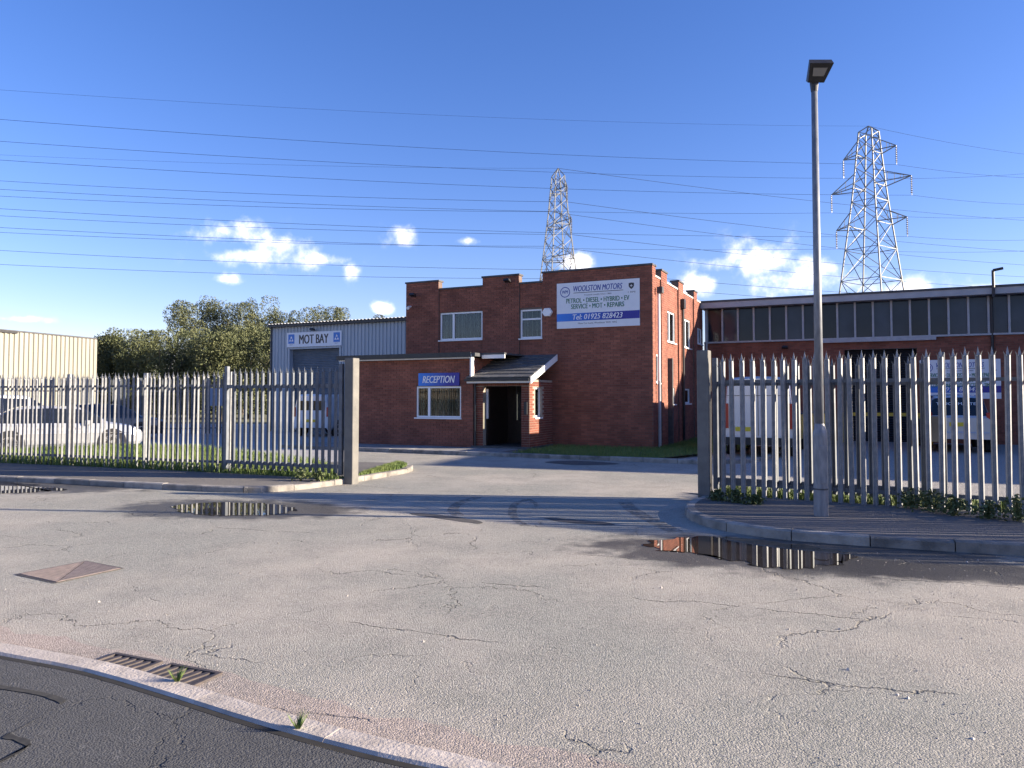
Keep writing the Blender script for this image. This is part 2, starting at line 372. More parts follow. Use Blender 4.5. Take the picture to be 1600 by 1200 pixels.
def kerb_run(parent, pts, w, h, mat, L=.9, z0=-.05, var=.009):
    """kerb stones laid end to end; pts run with the pavement on the left hand"""
    line = [Vector(p) for p in pts]; cum = [0]
    for a, b in zip(line[:-1], line[1:]): cum.append(cum[-1]+(b-a).length)
    def at(s):
        s = max(0, min(cum[-1]-1e-6, s))
        for i in range(len(cum)-1):
            if s <= cum[i+1]: return line[i].lerp(line[i+1], (s-cum[i])/max(1e-9, cum[i+1]-cum[i]))
        return line[-1]
    s = 0
    while s < cum[-1]-.1:
        l = min(L*random.uniform(.93, 1.05), cum[-1]-s); n = max(1, int(l/.3)); g = .006 if var > .003 else .0012
        hh = h+random.uniform(-var, var); ou = []; inn = []
        for k in range(n+1):
            q = s+g+(l-2*g)*k/n; p = at(q); t = (at(q+.05)-at(q-.05))
            if t.length < 1e-6: t = Vector((1, 0))
            t.normalize(); nn = Vector((-t.y, t.x)); ou.append(p); inn.append(p+nn*w)
        b = MB(); c = .018; vs = []
        for k in range(n+1):
            o_, i_ = ou[k], inn[k]; m_ = o_.lerp(i_, c/w*1.2)
            vs += [(o_.x, o_.y, z0), (o_.x, o_.y, hh-c), (m_.x, m_.y, hh), (i_.x, i_.y, hh), (i_.x, i_.y, z0)]
        fs = [(0, 1, 2, 3, 4), tuple(n*5+k for k in (4, 3, 2, 1, 0))]
        for k in range(n):
            for j in range(5): a_ = k*5+j; b_ = k*5+(j+1) % 5; fs.append((a_, a_+5, b_+5, b_))
        b.add(vs, fs); b.build('kerb_stone', mat, parent, fixn=True)
        s += l

# right pavement round the fence corner
kr = [(G(x, y).x, G(x, y).y) for x, y in ((1096, 786), (1078, 793), (1071, 803), (1082, 815), (1127, 829), (1220, 843), (1360, 854), (1600, 869))]
last = Vector(kr[-1]); dirn = (Vector(kr[-1])-Vector(kr[-2])).normalized()
kr += [tuple(last+dirn*q) for q in (1, 2.5, 5, 8)]
kr = smooth_poly(kr, 6)
FR0 = Vector((3.15, 12.07)); FRD = Vector((.874, -.486)).normalized()
far = FR0+FRD*16+Vector((0, .3)); near0 = FR0+Vector((-.35, .25))
rp = tag(MB().sheet(offset_line(kr, .06)+[(far.x, far.y), (near0.x, near0.y)], .112).build('pavement', PAVE), kind='structure')
kerb_run(rp, kr, .13, .12, CONC)
# left pavement with the kerbed grass island by the gate post
kl = [(G(x, y).x, G(x, y).y) for x, y in ((0, 752), (100, 756), (202, 762), (371, 770), (450, 767), (520, 759), (560, 753), (610, 744), (640, 738), (645, 733), (630, 729))]
d0 = (Vector(kl[0])-Vector(kl[1])).normalized(); kl = [tuple(Vector(kl[0])+d0*q) for q in (12, 8, 5, 2.5, 1)]+kl
kl = smooth_poly(kl, 5)
FL0 = Vector((-3.2, 14.5)); FL = [Vector((-3.2, 14.5)), Vector((-6.1, 15.75)), Vector((-8.35, 16.65)), Vector((-10.6, 17.5)), Vector((-12.9, 18.3)), Vector((-15.2, 19.05)), Vector((-17.6, 19.8))]
ptail = G(600, 728)
lp = tag(MB().sheet(offset_line(kl, .06)+[(ptail.x-1.2, ptail.y+.2), (FL[1].x, FL[1].y+.3), (FL[3].x, FL[3].y+.3), (-25, 22.6), (-25, 19)], .092).build('pavement', PAVE), kind='structure')
kerb_run(lp, kl, .14, .10, CONC)

# the near footway and its flush kerb
kn = [(G(x, y).x, G(x, y).y) for x, y in ((-60, 1016), (0, 1028), (130, 1053), (262, 1092), (400, 1136), (560, 1180), (720, 1217), (1000, 1290))]
d0 = (Vector(kn[0])-Vector(kn[1])).normalized(); d1_ = (Vector(kn[-1])-Vector(kn[-2])).normalized()
kn = smooth_poly([tuple(Vector(kn[0])+d0*q) for q in (10, 6, 3, 1.2, .4)]+kn+[tuple(Vector(kn[-1])+d1_*q) for q in (.3, 1, 2.5, 5, 9)], 4)
kin = offset_line(kn, -.035)
fw = tag(MB().sheet([(-30, -10)]+[(p[0], p[1]) for p in kin]+[(30, -10)], .012).build('footway', FOOT), kind='structure')
kerb_run(fw, kn, .15, .027, CONCP, L=.95, var=.0015)
gp_ = offset_line(kn, .004); MB().sheet(kin+gp_[::-1], .0135).build('kerb_gap', pm('gap_shadow', (.012, .011, .010), (.03, .027, .022), rough=1, scale=9), fw)  # dark strip paints in the black shadow line beside the kerb
ch = offset_line(kn, .15); ch2 = [(p[0]+random.uniform(-.03, .03), p[1]+random.uniform(-.05, .05)) for p in offset_line(kn, .40)]
MB().sheet(ch+ch2[::-1], .006).build('channel_strip', tarmac('channel_concrete', (.40, .33, .28), (.29, .265, .235), .6, True), fw)
# trench scars in the footway
for pts in (((-40, 1068), (60, 1084), (100, 1097)), ((102, 1094), (60, 1122), (10, 1150)), ((8, 1150), (45, 1165), (0, 1190), (-40, 1210))):
    q = [(G(x, y, .012).x, G(x, y, .012).y) for x, y in pts]; q = smooth_poly(q, 5)
    w = [random.uniform(.012, .028) for _ in q]
    a = [(p[0], p[1]+w[i]) for i, p in enumerate(q)]; b = [(p[0], p[1]-w[i]) for i, p in enumerate(q)]
    MB().sheet(a+b[::-1], .016).build('trench_seam', pm('seam_dark', (.018, .018, .018), (.06, .055, .045), rough=.95, scale=20), fw)

random.seed(21); gt = MB()
for k in range(2600):
    Y = random.uniform(2.6, 9)**1.0; x = random.uniform(-.75, .75)*Y; q = random.uniform(.002, .007)*(2.2 if random.random() < .03 else 1)
    vs = [Vector((random.uniform(-1, 1), random.uniform(-1, 1), 0)).normalized()*q for _ in range(4)]
    a_ = random.uniform(0, 6.28); base = [(x+q*math.cos(a_+i*1.57)*random.uniform(.6, 1.2), Y+q*math.sin(a_+i*1.57)*random.uniform(.6, 1.2), .001) for i in range(4)]
    gt.add(base+[(x, Y, .001+q*random.uniform(.7, 1.2))], [(0, 1, 4), (1, 2, 4), (2, 3, 4), (3, 0, 4)], random.random())
tag(gt.build('loose_grit', pm('grit', (.30, .27, .24), (.5, .46, .42), rough=.9, tone=True, rand=.4)), 'loose stone grit scattered over the road', 'grit', kind='stuff')
# gullies, manhole
def gully(px, py, label):
    c = G(px, py); t = G(281, 1059)-G(190, 1041); ang = math.atan2(t.y, t.x)
    r = empty('drain_grate', (c.x, c.y, .004), ang, label, 'drain grate', 'drain grates along the near kerb')
    f = MB(); w, d = .21, .13
    f.box(-w, w, -d, -d+.025, -.02, .016); f.box(-w, w, d-.025, d, -.02, .016); f.box(-w, -w+.025, -d+.025, d-.025, -.02, .016); f.box(w-.025, w, -d+.025, d-.025, -.02, .016)
    f.build('frame', IRON, r)
    MB().box(-w+.025, w-.025, -d+.025, d-.025, -.02, -.012).build('pit', BLACK, r)
    for k in range(6):
        x = -w+.05+k*(2*w-.1)/5
        MB().add([(x-.02, -d+.025, .012), (x+.012, -d+.025, .012), (x+.045, d-.025, .012), (x+.013, d-.025, .012), (x-.02, -d+.025, -.01), (x+.012, -d+.025, -.01), (x+.045, d-.025, -.01), (x+.013, d-.025, -.01)],
                 [(0, 1, 2, 3), (7, 6, 5, 4), (0, 4, 5, 1), (1, 5, 6, 2), (2, 6, 7, 3), (3, 7, 4, 0)]).build('bar', IRON, r)
gully(190, 1041, 'slotted iron drain grate by the kerb, the one beside the pale concrete block')
gully(281, 1059, 'slotted iron drain grate with a weed growing at its corner')
mq = [G(x, y) for x, y in ((28, 898), (133, 878), (190, 889), (88, 911))]
mc = sum(mq, Vector())/4
RUST = pm('rusty_plate', (.17, .135, .115), (.26, .205, .175), rough=.85, scale=14)
mh = empty('manhole_cover', (mc.x, mc.y, .004), 0, 'rusty two-piece triangular checker plate manhole cover set in the road', 'manhole cover')
L4 = [Vector((p.x-mc.x, p.y-mc.y)) for p in mq]
fr = MB(); 
for i in range(4):
    a, b = L4[i], L4[(i+1) % 4]; fr.add([(a.x*1.06, a.y*1.06, .003), (b.x*1.06, b.y*1.06, .003), (b.x, b.y, .003), (a.x, a.y, .003)], [(0, 1, 2, 3)])
fr.build('frame', IRON, mh)
for tri in ((0, 1, 3), (1, 2, 3)):
    T = [L4[i] for i in tri]; cen = (T[0]+T[1]+T[2])/3
    T = [cen+(p-cen)*.965 for p in T]
    pl = MB().prism([(p.x, p.y) for p in T], -.02, .006); pl.v = pl.v
    po = pl.build('cover_plate', RUST, mh, fixn=True)
    st = MB()
    for i in range(16):
        for j in range(16-i):
            a, b = (i+.5)/16.5, (j+.5)/16.5
            if a+b > .95: continue
            p = T[0]*(1-a-b)+T[1]*a+T[2]*b; e1 = (T[1]-T[0]).normalized()*.016; e2 = (T[2]-T[0]).normalized()*.012
            v4 = [p-e1-e2, p+e1-e2, p+e1+e2, p-e1+e2]
            st.add([(q.x, q.y, .0055) for q in v4]+[(p.x+(q.x-p.x)*.7, p.y+(q.y-p.y)*.7, .0085) for q in v4], [(4, 5, 6, 7), (0, 1, 5, 4), (1, 2, 6, 5), (2, 3, 7, 6), (3, 0, 4, 7)])
    so_ = st.build('stud_pattern', RUST, po); so_['kind'] = 'stuff'
# puddles
def puddle(pix, label, seed):
    random.seed(seed); pts = [(G(x, y).x, G(x, y).y) for x, y in pix]; q = smooth_poly(pts, 14, True)
    ph = [random.uniform(0, 6.28) for _ in range(4)]; nq = len(q)
    q = [(p[0]+.05*math.sin(i*41/nq*6.28/3+ph[0])+.03*math.sin(i*97/nq*2+ph[1])+random.uniform(-.015, .015), p[1]+.035*math.sin(i*60/nq*2.1+ph[2])+.02*math.sin(i*130/nq*2+ph[3])+random.uniform(-.012, .012)) for i, p in enumerate(q)]
    o = MB().sheet(q, .005).build('puddle', WATER); tag(o, label, 'puddle', kind='structure'); return o
puddle([(1012, 850), (1050, 842), (1120, 839), (1215, 847), (1290, 858), (1335, 868), (1310, 880), (1262, 888), (1200, 887), (1150, 877), (1085, 865), (1035, 860)], 'brown puddle beside the curved kerb reflecting the fence', 3)
puddle([(272, 792), (320, 786), (385, 786), (440, 790), (462, 797), (430, 804), (360, 806), (300, 803)], 'shallow puddle in the road near the left gate post', 4)
puddle([(-60, 748), (0, 752), (60, 758), (105, 765), (70, 768), (20, 771), (-60, 770)], 'puddle along the left kerb reflecting the parked car', 5)
# tyre marks on the entrance
def patchy(m, lo, hi):
    t = m.node_tree; b = t.nodes['Principled BSDF']; n = t.nodes.new('ShaderNodeTexNoise'); n.inputs['Scale'].default_value = 14; n.inputs['Detail'].default_value = 6
    tcn = t.nodes.new('ShaderNodeTexCoord'); t.links.new(tcn.outputs['Object'], n.inputs['Vector']); r = t.nodes.new('ShaderNodeMapRange'); r.inputs[1].default_value = .38; r.inputs[2].default_value = .66
    r.inputs[3].default_value = lo; r.inputs[4].default_value = hi; t.links.new(n.outputs[0], r.inputs[0]); t.links.new(r.outputs[0], b.inputs['Alpha']); return m
TYM = pm('tyre_mark', (.075, .066, .062), (.17, .15, .135), rough=.95, scale=22, detail=6)
patchy(TYM, .05, .55)
for pix, w in ((((748, 777), (722, 784), (708, 796), (716, 806)), .17), (((826, 780), (806, 787), (800, 800), (806, 812), (822, 822)), .12), (((826, 780), (836, 786), (838, 792)), .07), (((976, 785), (990, 798), (1020, 814), (1056, 832)), .22)):
    q = smooth_poly([(G(x, y).x, G(x, y).y) for x, y in pix], 6)
    a = offset_line(q, w/2); b = offset_line(q, -w/2)
    a = [(p[0]+random.uniform(-.015, .015), p[1]+random.uniform(-.02, .02)) for p in a]
    MB().sheet(a+b[::-1], .004).build('tyre_mark', TYM, road)
# dark sunken repair scars
for pix in (((855, 809), (900, 812), (950, 817), (955, 821), (900, 818), (858, 812)), ((640, 802), (700, 806), (750, 815), (745, 818), (690, 811)), ((850, 722), (905, 720), (970, 725), (900, 727))):
    q = smooth_poly([(G(x, y).x, G(x, y).y) for x, y in pix], 4, True)
    MB().sheet([(p[0]+random.uniform(-.02, .02), p[1]+random.uniform(-.02, .02)) for p in q], .0045).build('road_scar', pm('scar', (.05, .047, .043), (.10, .09, .082), rough=.95, scale=15), road)

# yard surfaces behind the fences
yl = tag(MB().sheet([(FL[0].x-.2, FL[0].y+1.8), (-7.2, 19.2), (-11.5, 22.2), (-26, 27.5), (-30, 46), (-2, 46), BL(-10.6, -1.8)], .012).build('yard', YARD), kind='structure')
yr = tag(MB().sheet([(4.6, 14.3), (4.9, 18.4), BL(.6, -3.6), BL(.1, 8.4), (40, 16), (40, -2), (11, 9.6)], .012).build('yard', GRAVEL), kind='structure')

# grass
def grass_patch(poly, n, h, name, label, z=.03, mat=None, soil=True):
    xs = [p[0] for p in poly]; ys = [p[1] for p in poly]
    def inside(x, y):
        c = False; j = len(poly)-1
        for i in range(len(poly)):
            if (poly[i][1] > y) != (poly[j][1] > y) and x < (poly[j][0]-poly[i][0])*(y-poly[i][1])/(poly[j][1]-poly[i][1])+poly[i][0]: c = not c
            j = i
        return c
    b = MB(); k = 0; tries = 0
    while k < n and tries < n*8:
        tries += 1; x = random.uniform(min(xs), max(xs)); y = random.uniform(min(ys), max(ys))
        if not inside(x, y): continue
        k += 1; hh = h*random.uniform(.45, 1.25); a = random.uniform(0, 6.28); w = random.uniform(.004, .009)*(1+h*2); lx, ly = random.uniform(-.5, .5)*hh, random.uniform(-.5, .5)*hh
        dx, dy = math.cos(a)*w, math.sin(a)*w
        b.add([(x-dx, y-dy, z-.01), (x+dx, y+dy, z-.01), (x+lx*.4+dx*.6, y+ly*.4+dy*.6, z+hh*.6), (x+lx*.4-dx*.6, y+ly*.4-dy*.6, z+hh*.6), (x+lx, y+ly, z+hh)], [(0, 1, 2, 3), (3, 2, 4)])
    o = b.build(name, mat or GRASSM); tag(o, label, 'grass', kind='stuff')
    if soil: tag(MB().sheet(poly, z-.006).build('verge', SOIL), kind='structure')
vl = [(FL[0].x-.15, FL[0].y-.1)]+[(p.x, p.y-.15) for p in FL[1:]]+[(-22, 24.2), (-14.5, 23.4), (-9.6, 22.3), (-6.3, 19.4), (-4.3, 16.9)]
grass_patch(vl, 42000, .20, 'grass', 'rough sunlit grass verge behind the left fence', z=.10)
isl = offset_line(kl[-27:], .15)+[(FL0.x+.1, FL0.y+1.0), (FL0.x+.05, FL0.y+.1)]
grass_patch(isl, 5000, .07, 'grass', 'small kerbed grass island beside the left gate post', z=.10)
gb = [BL(-3.2, -3.75), BL(.9, -3.75), BL(2.6, 1.0), BL(2.2, 7.5), BL(.1, 7.5), BL(.1, -.05), BL(-3.2, -.05)]
grass_patch(gb, 15000, .09, 'grass', 'shaded lawn strip along the brick office wall', z=.09)
gr_ = [(FR0.x+.2, FR0.y+.1), (FR0.x+FRD.x*9, FR0.y+FRD.y*9+.1), (FR0.x+FRD.x*9+.4, FR0.y+FRD.y*9+.75), (FR0.x+.5, FR0.y+1.0)]
grass_patch(gr_, 6500, .15, 'grass', 'overgrown grass strip at the foot of the right fence', z=.08)

# footpath with flags and kerb along the office front
fp = tag(MB().box(-11.5, -3.25, -3.72, -1.92, -.02, .085).build('footpath', MORTAR, None), kind='structure'); fp.location = (C0.x, C0.y, 0); fp.rotation_euler = (0, 0, UA)
for i in range(14):
    for j in range(3):
        x = -11.5+i*.6; y = -3.72+j*.6
        if x+.6 > -3.2: continue
        MB().box(x+.006, x+.594, y+.006, y+.594, .05, .095+random.uniform(-.004, .004)).build('paving_flag', FLAG, fp)
ke = tag(empty('kerb', (0, 0, 0)), kind='structure')
kerb_run(ke, [BL(-11.6, -3.86), BL(2.2, -3.86), BL(3.2, -3.3), BL(3.6, -2.0), BL(3.7, 3)], .13, .11, CONC)

# ------------------------------------------------------------------ brick building
bld = empty('brick_office', (C0.x, C0.y, 0), UA, 'two storey red brick office with stepped parapet and tiled entrance porch', 'building')
def bricks(mb, x0, x1, z0, z1, face, at, holes=(), depth=.012, L=.225, H=.075, j=.010):
    """stretcher bond laid proud of a mortar wall. face 'f': wall in x-z plane at y=at looking -y; 's': wall in y-z plane at x=at looking +x"""
    row = 0; z = z0
    while z < z1-.03:
        x = x0-(L/2 if row % 2 else 0)
        zt = min(z+H-j, z1)
        while x < x1-.01:
            a, b = max(x, x0), min(x+L-j, x1)
            segs = [(a, b)] if b-a > .02 else []
            for (hx0, hx1, hz0, hz1) in holes:
                if zt > hz0 and z < hz1:
                    ns = []
                    for (p, q) in segs:
                        if q <= hx0 or p >= hx1: ns.append((p, q)); continue
                        if p < hx0-.02: ns.append((p, hx0))
                        if q > hx1+.02: ns.append((hx1, q))
                    segs = ns
            for (p, q) in segs:
                t = random.random()*.999+.0005; e = depth+random.uniform(-.002, .002)
                if face == 'f': vs = [(p, at, z), (q, at, z), (q, at, zt), (p, at, zt), (p, at-e, z), (q, at-e, z), (q, at-e, zt), (p, at-e, zt)]
                else: vs = [(at, p, z), (at, q, z), (at, q, zt), (at, p, zt), (at+e, p, z), (at+e, q, z), (at+e, q, zt), (at+e, p, zt)]
                mb.add(vs, [(4, 5, 6, 7), (0, 1, 5, 4), (1, 2, 6, 5), (2, 3, 7, 6), (3, 0, 4, 7)], t)
            x += L
        z += H; row += 1
PIERS_F = [(-9.165, -7.78), (-6.0, -4.6), (-3.73, 0.0)]; BAYS_F = [(-7.78, -6.0), (-4.6, -3.73)]
PIERS_S = [(0.0, .4), (1.15, 1.95), (3.7, 4.5), (6.4, 7.0)]; BAYS_S = [(.4, 1.15), (1.95, 3.7), (4.5, 6.4), (7.0, 8.4)]
TOPH, TOPL = 5.84, 5.54
WIN_F = [(-7.74, -6.03, 3.72, 4.70), (-4.57, -3.77, 3.68, 4.66)]
WIN_S = [(2.0, 3.3, 3.58, 4.64), (4.6, 5.9, 3.55, 4.62), (7.05, 8.2, 3.85, 4.5), (.5, .98, 2.15, 3.07), (2.15, 3.2, 1.45, 2.0), (4.65, 5.75, 1.45, 2.0)]
core = MB()
BY = .05          # bays are set back from the piers
def wall_with_holes(mb, x0, x1, z0, z1, holes, face, at, thick=.25):
    xs = sorted({x0, x1, *[h[0] for h in holes], *[h[1] for h in holes]}); zs = sorted({z0, z1, *[h[2] for h in holes], *[h[3] for h in holes]})
    for a, b in zip(xs[:-1], xs[1:]):
        for c, d in zip(zs[:-1], zs[1:]):
            mx, mz = (a+b)/2, (c+d)/2
            if any(h[0] < mx < h[1] and h[2] < mz < h[3] for h in holes): continue
            if a < x0-1e-6 or b > x1+1e-6: continue
            if face == 'f': mb.box(a, b, at, at+thick, c, d)
            else: mb.box(at-thick, at, a, b, c, d)
for (a, b) in PIERS_F: wall_with_holes(core, a, b, -.1, TOPH, [], 'f', 0)
for (a, b) in BAYS_F: wall_with_holes(core, a, b, -.1, TOPL, [h for h in WIN_F if a <= h[0] <= b], 'f', BY)
for (a, b) in PIERS_S: wall_with_holes(core, max(a, .25), b, -.1, TOPH, [], 's', 0)
for (a, b) in BAYS_S: wall_with_holes(core, a, b, -.1, TOPL, [h for h in WIN_S if a <= h[0] <= b], 's', -BY)
core.box(-9.165, -8.915, .25, 8.4, -.1, TOPL)              # far left wall
core.box(-8.915, -.3, 8.15, 8.4, -.1, TOPL)
core.build('wall', MORTAR, bld)
roof = MB().box(-8.9, -.31, .31, 8.14, 5.1, 5.2).build('flat_roof', COPING, bld)
fb = MB(); sb = MB()
for (a, b) in PIERS_F: bricks(fb, a+.002, b-.002, 0, TOPH, 'f', 0)
for (a, b) in BAYS_F: bricks(fb, a+.012, b-.012, 0, TOPL, 'f', BY, [h for h in WIN_F if a <= h[0] <= b])
for (a, b) in PIERS_S: bricks(sb, a+.002, b-.002, 0, TOPH, 's', 0)
for (a, b) in BAYS_S: bricks(sb, a+.012, b-.012, 0, TOPL, 's', -BY, [h for h in WIN_S if a <= h[0] <= b])
fo = fb.build('front_brickwork', BRICK, bld); fo['kind'] = 'stuff'
so2 = sb.build('side_brickwork', BRICK, bld); so2['kind'] = 'stuff'
for (a, b, z, y) in [(p[0], p[1], TOPH, 0) for p in PIERS_F]+[(p[0], p[1], TOPL, BY) for p in BAYS_F]:
    e = .0 if z == TOPL else .03
    MB().box(a-e, b+e, y-.045, y+.3, z+.002, z+.06).build('coping', COPING, bld)
for (a, b) in PIERS_S: MB().box(-.3, .045, max(a, .31)-.03, b+.03, TOPH+.002, TOPH+.06).build('coping', COPING, bld)
for (a, b) in BAYS_S: MB().box(-.35, -.005, a+.031, b-.031, TOPL+.002, TOPL+.06).build('coping', pm('coping_pale', (.42, .40, .37), (.5, .48, .44), rough=.8), bld)

def window(parent, x0, x1, z0, z1, face, at, splits=(), trans=None, blinds=True, sill=True, bars=True):
    """white framed window: frame (part) > pane, sill, blind slats"""
    w = .055; f = MB(); d0, d1 = .02, .09
    def bx(a, b, c, d, e0=d0, e1=d1):
        if face == 'f': f.box(a, b, at+e0, at+e1, c, d)
        else: f.box(at-e1, at-e0, a, b, c, d)
    bx(x0, x0+w, z0, z1); bx(x1-w, x1, z0, z1); bx(x0+w, x1-w, z0, z0+w); bx(x0+w, x1-w, z1-w, z1)
    for s in splits: bx(s-w*.7, s+w*.7, z0+w, z1-w, d0-.008, d1)
    if trans: bx(x0+w, x1-w, trans-w*.5, trans+w*.5, d0-.006, d1-.004)
    fr = f.build('window', UPVC, parent)
    g = MB()
    if face == 'f': g.box(x0+w, x1-w, at+.05, at+.056, z0+w, z1-w)
    else: g.box(at-.056, at-.05, x0+w, x1-w, z0+w, z1-w)
    g.build('pane', PANE, fr)
    if sill:
        s = MB()
        if face == 'f': s.box(x0-.05, x1+.03, at-.07, at+.02, z0-.045, z0-.003)
        else: s.box(at-.02, at+.07, x0-.05, x1+.05, z0-.045, z0-.003)
        s.build('sill', UPVC, fr)
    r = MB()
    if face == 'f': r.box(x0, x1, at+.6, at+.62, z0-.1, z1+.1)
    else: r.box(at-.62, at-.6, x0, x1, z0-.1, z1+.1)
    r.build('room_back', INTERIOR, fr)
    if blinds:
        x = x0+w+.03
        while x < x1-w-.03:
            wd = random.choice((.015, .02, .03)); s = MB()
            if face == 'f': s.box(x, x+wd, at+.16, at+.164, z0+w, z1-w)
            else: s.box(at-.164, at-.16, x, x+wd, z0+w, z1-w)
            s.build('blind_slat', BLIND, fr); x += random.uniform(.26, .5)
    if bars:
        b = MB(); n = max(2, int((x1-x0)/.17))
        for k in range(1, n):
            x = x0+w+(x1-x0-2*w)*k/n
            p = [(x, z0+w), (x, z1-w)]
            for (xx, za), (_, zb) in zip(p[:-1], p[1:]):
                if face == 'f': b.box(xx-.007, xx+.007, at+.10, at+.114, za, zb)
                else: b.box(at-.114, at-.10, xx-.007, xx+.007, za, zb)
            if face == 'f' and k % 2:
                zc = (z0+z1)/2
                for s_ in (-1, 1):
                    pts = [(x+s_*.055*math.sin(t*math.pi*2), at+.107, zc+(t-.5)*.5) for t in [i/10 for i in range(11)]]
                    b.path(pts, .006, 4)
        b.build('security_grille', pm('grille_cream', (.45, .42, .34), rough=.6), fr)
    return fr
window(bld, *WIN_F[0], 'f', BY, splits=(-7.2,)); window(bld, *WIN_F[1], 'f', BY, trans=4.33)
for i, h in enumerate(WIN_S): window(bld, *h, 's', -BY, splits=((h[0]+h[1])/2,) if i in (2,) else ((h[0]+.42*(h[1]-h[0])),) if i < 2 else (), blinds=i < 4, bars=False)
# single storey wing
WG = -1.9
WIN_W = [(-7.48, -5.78, 1.02, 2.04)]
wc = MB(); wall_with_holes(wc, -10.4, -5.34, -.1, 2.95, WIN_W, 'f', WG); wc.box(-5.59, -5.34, WG+.25, -.03, -.1, 2.95); wc.box(-10.4, -10.15, WG+.25, 2, -.1, 2.95); wc.box(-10.15, -9.2, 1.75, 2, -.1, 2.95)
wc.build('wing_wall', MORTAR, bld)
wb = MB(); bricks(wb, -10.4, -5.34, 0, 2.95, 'f', WG, WIN_W); bricks(wb, WG, -.06, 2.3, 2.95, 's', -5.34)
o = wb.build('wing_brickwork', BRICK, bld); o['kind'] = 'stuff'
wr = MB().box(-10.6, -5.16, WG-.22, -.02, 2.99, 3.10).build('wing_roof', COPING, bld)
MB().box(-10.6, -5.30, WG-.27, WG-.225, 2.965, 3.12).build('gutter', BLACK, wr)
MB().box(-10.55, -5.33, WG-.20, WG-.015, 2.93, 2.985).build('soffit', WHITE, wr)
MB().box(-5.335, -5.285, WG-.24, WG-.05, 2.33, 3.06).build('bargeboard', WHITE, wr)
MB().box(-5.158, -4.35, WG+.25, WG+.30, 2.93, 3.05).build('fascia', WHITE, wr)
MB().box(-5.158, -4.35, WG+.24, -.02, 3.054, 3.11).build('roof_edge', COPING, wr)
window(bld, *WIN_W[0], 'f', WG, splits=(-7.0,))
# porch
PX0, PX1 = -5.33, -3.38
pw = MB()
pw.box(PX0+.01, PX0+.34, WG+.012, WG+.22, .15, 2.24); pw.box(PX1-.27, PX1, WG+.012, WG+.22, .15, 2.24); pw.box(PX0+.34, PX1-.27, WG+.012, WG+.22, 2.04, 2.24)
wall_with_holes(pw, WG+.22, -.02, .15, 2.24, [(-1.45, -.95, 1.05, 2.0)], 's', PX1, .22)
pwo = pw.build('porch_wall', MORTAR_P, bld)
stp = MB().box(PX0-.02, PX1+.03, WG-.12, -.02, -.05, .15).build('porch_step', DARKPOST, bld)
bk = {}
def brick_obj(w, face):
    key = (round(w, 3), face)
    if key not in bk:
        m = MB(); e = .012
        if face == 'f': m.box(0, w, -e, .002, 0, .065)
        else: m.box(-.002, e, 0, w, 0, .065)
        bk[key] = m.mesh('brick', BRICK2)
    return bk[key]
def lay(x0, x1, z0, z1, face, at, holes=()):
    row = 0; z = z0
    while z < z1-.05:
        x = x0-(.1125 if row % 2 else 0)
        while x < x1-.02:
            a, b = max(x, x0), min(x+.215, x1)
            if b-a > .03 and not any(b > h[0]+.01 and a < h[1]-.01 and z+.065 > h[2] and z < h[3] for h in holes):
                link('brick', brick_obj(b-a, face), pwo, (a, at, z) if face == 'f' else (at, a, z))
            x += .225
        z += .075; row += 1
lay(PX0+.012, PX0+.338, .155, 2.03, 'f', WG+.012); lay(PX1-.268, PX1-.002, .155, 2.03, 'f', WG+.012)
lay(WG+.024, -.03, .155, 2.22, 's', PX1, [(-1.45, -.95, 1.05, 2.0)])
x = PX0+.012
while x < PX1-.06: link('brick', brick_obj(.065, 'f'), pwo, (x, WG+.012, 2.05)); link('brick', brick_obj(.065, 'f'), pwo, (x, WG+.012, 2.125)); x += .075
window(bld, -1.45, -.95, 1.05, 2.0, 's', PX1-.03, blinds=False, bars=False)
dr = MB().box(PX0+.36, PX1-.24, -.16, -.10, .15, 2.03).build('door', DOORM, bld)
MB().box(-4.20, -4.08, -.166, -.161, 1.35, 1.52).build('notice', SIGNW, dr)
MB().box(-3.78, -3.74, -.19, -.161, .95, 1.15).build('handle', GREYPIPE, dr)
MB().box(PX0+.345, PX0+.35+.03, WG+.23, -.1, .15, 2.03).build('porch_lining', DOORM, bld)  # near-black lining: the shade inside the porch is put into its colour
MB().box(PX0+.342, PX0+.40, WG+.225, WG+.29, 1.0, 1.95).build('door_frame', UPVC, bld)
MB().box(PX0+.36, PX1-.24, -.09, -.03, .15, 2.24).build('porch_back', DOORM, bld)  # back panel coloured dark as well, to paint in the porch's shade
MB().bbox(PX1-.16, PX1-.05, WG-.06, WG-.005, 1.15, 1.55, .012).build('intercom', BLACK, bld)
# porch roof: sloping rows of tiles
ez, wz, ey, wy = 2.30, 3.10, WG-.28, -.02
prf = MB().add([(PX0-.12, ey, ez-.02), (PX1+.16, ey, ez-.02), (PX1+.16, wy, wz-.02), (PX0-.12, wy, wz-.02), (PX0-.12, ey, ez-.06), (PX1+.16, ey, ez-.06), (PX1+.16, wy, wz-.06), (PX0-.12, wy, wz-.06)],
               [(0, 1, 2, 3), (7, 6, 5, 4), (0, 4, 5, 1), (1, 5, 6, 2), (2, 6, 7, 3), (3, 7, 4, 0)]).build('porch_roof', SLATE, bld)
rows, cols = 7, 8; W_ = (PX1+.16)-(PX0-.12); sl = math.atan2(wz-ez, wy-ey); Ls = math.hypot(wz-ez, wy-ey)
tm = MB().bbox(0, W_/cols-.006, 0, Ls/rows+.05, 0, .028, .004).mesh('roof_tile', SLATE)
for r_ in range(rows):
    for c_ in range(cols):
        s_ = r_*Ls/rows
        o = link('roof_tile', tm, prf, (PX0-.12+c_*W_/cols+.003, ey-.03+s_*math.cos(sl), ez-.012+s_*math.sin(sl)+.006))
        o.rotation_euler = (sl-R(4)+random.uniform(-.006, .006), 0, random.uniform(-.006, .006))
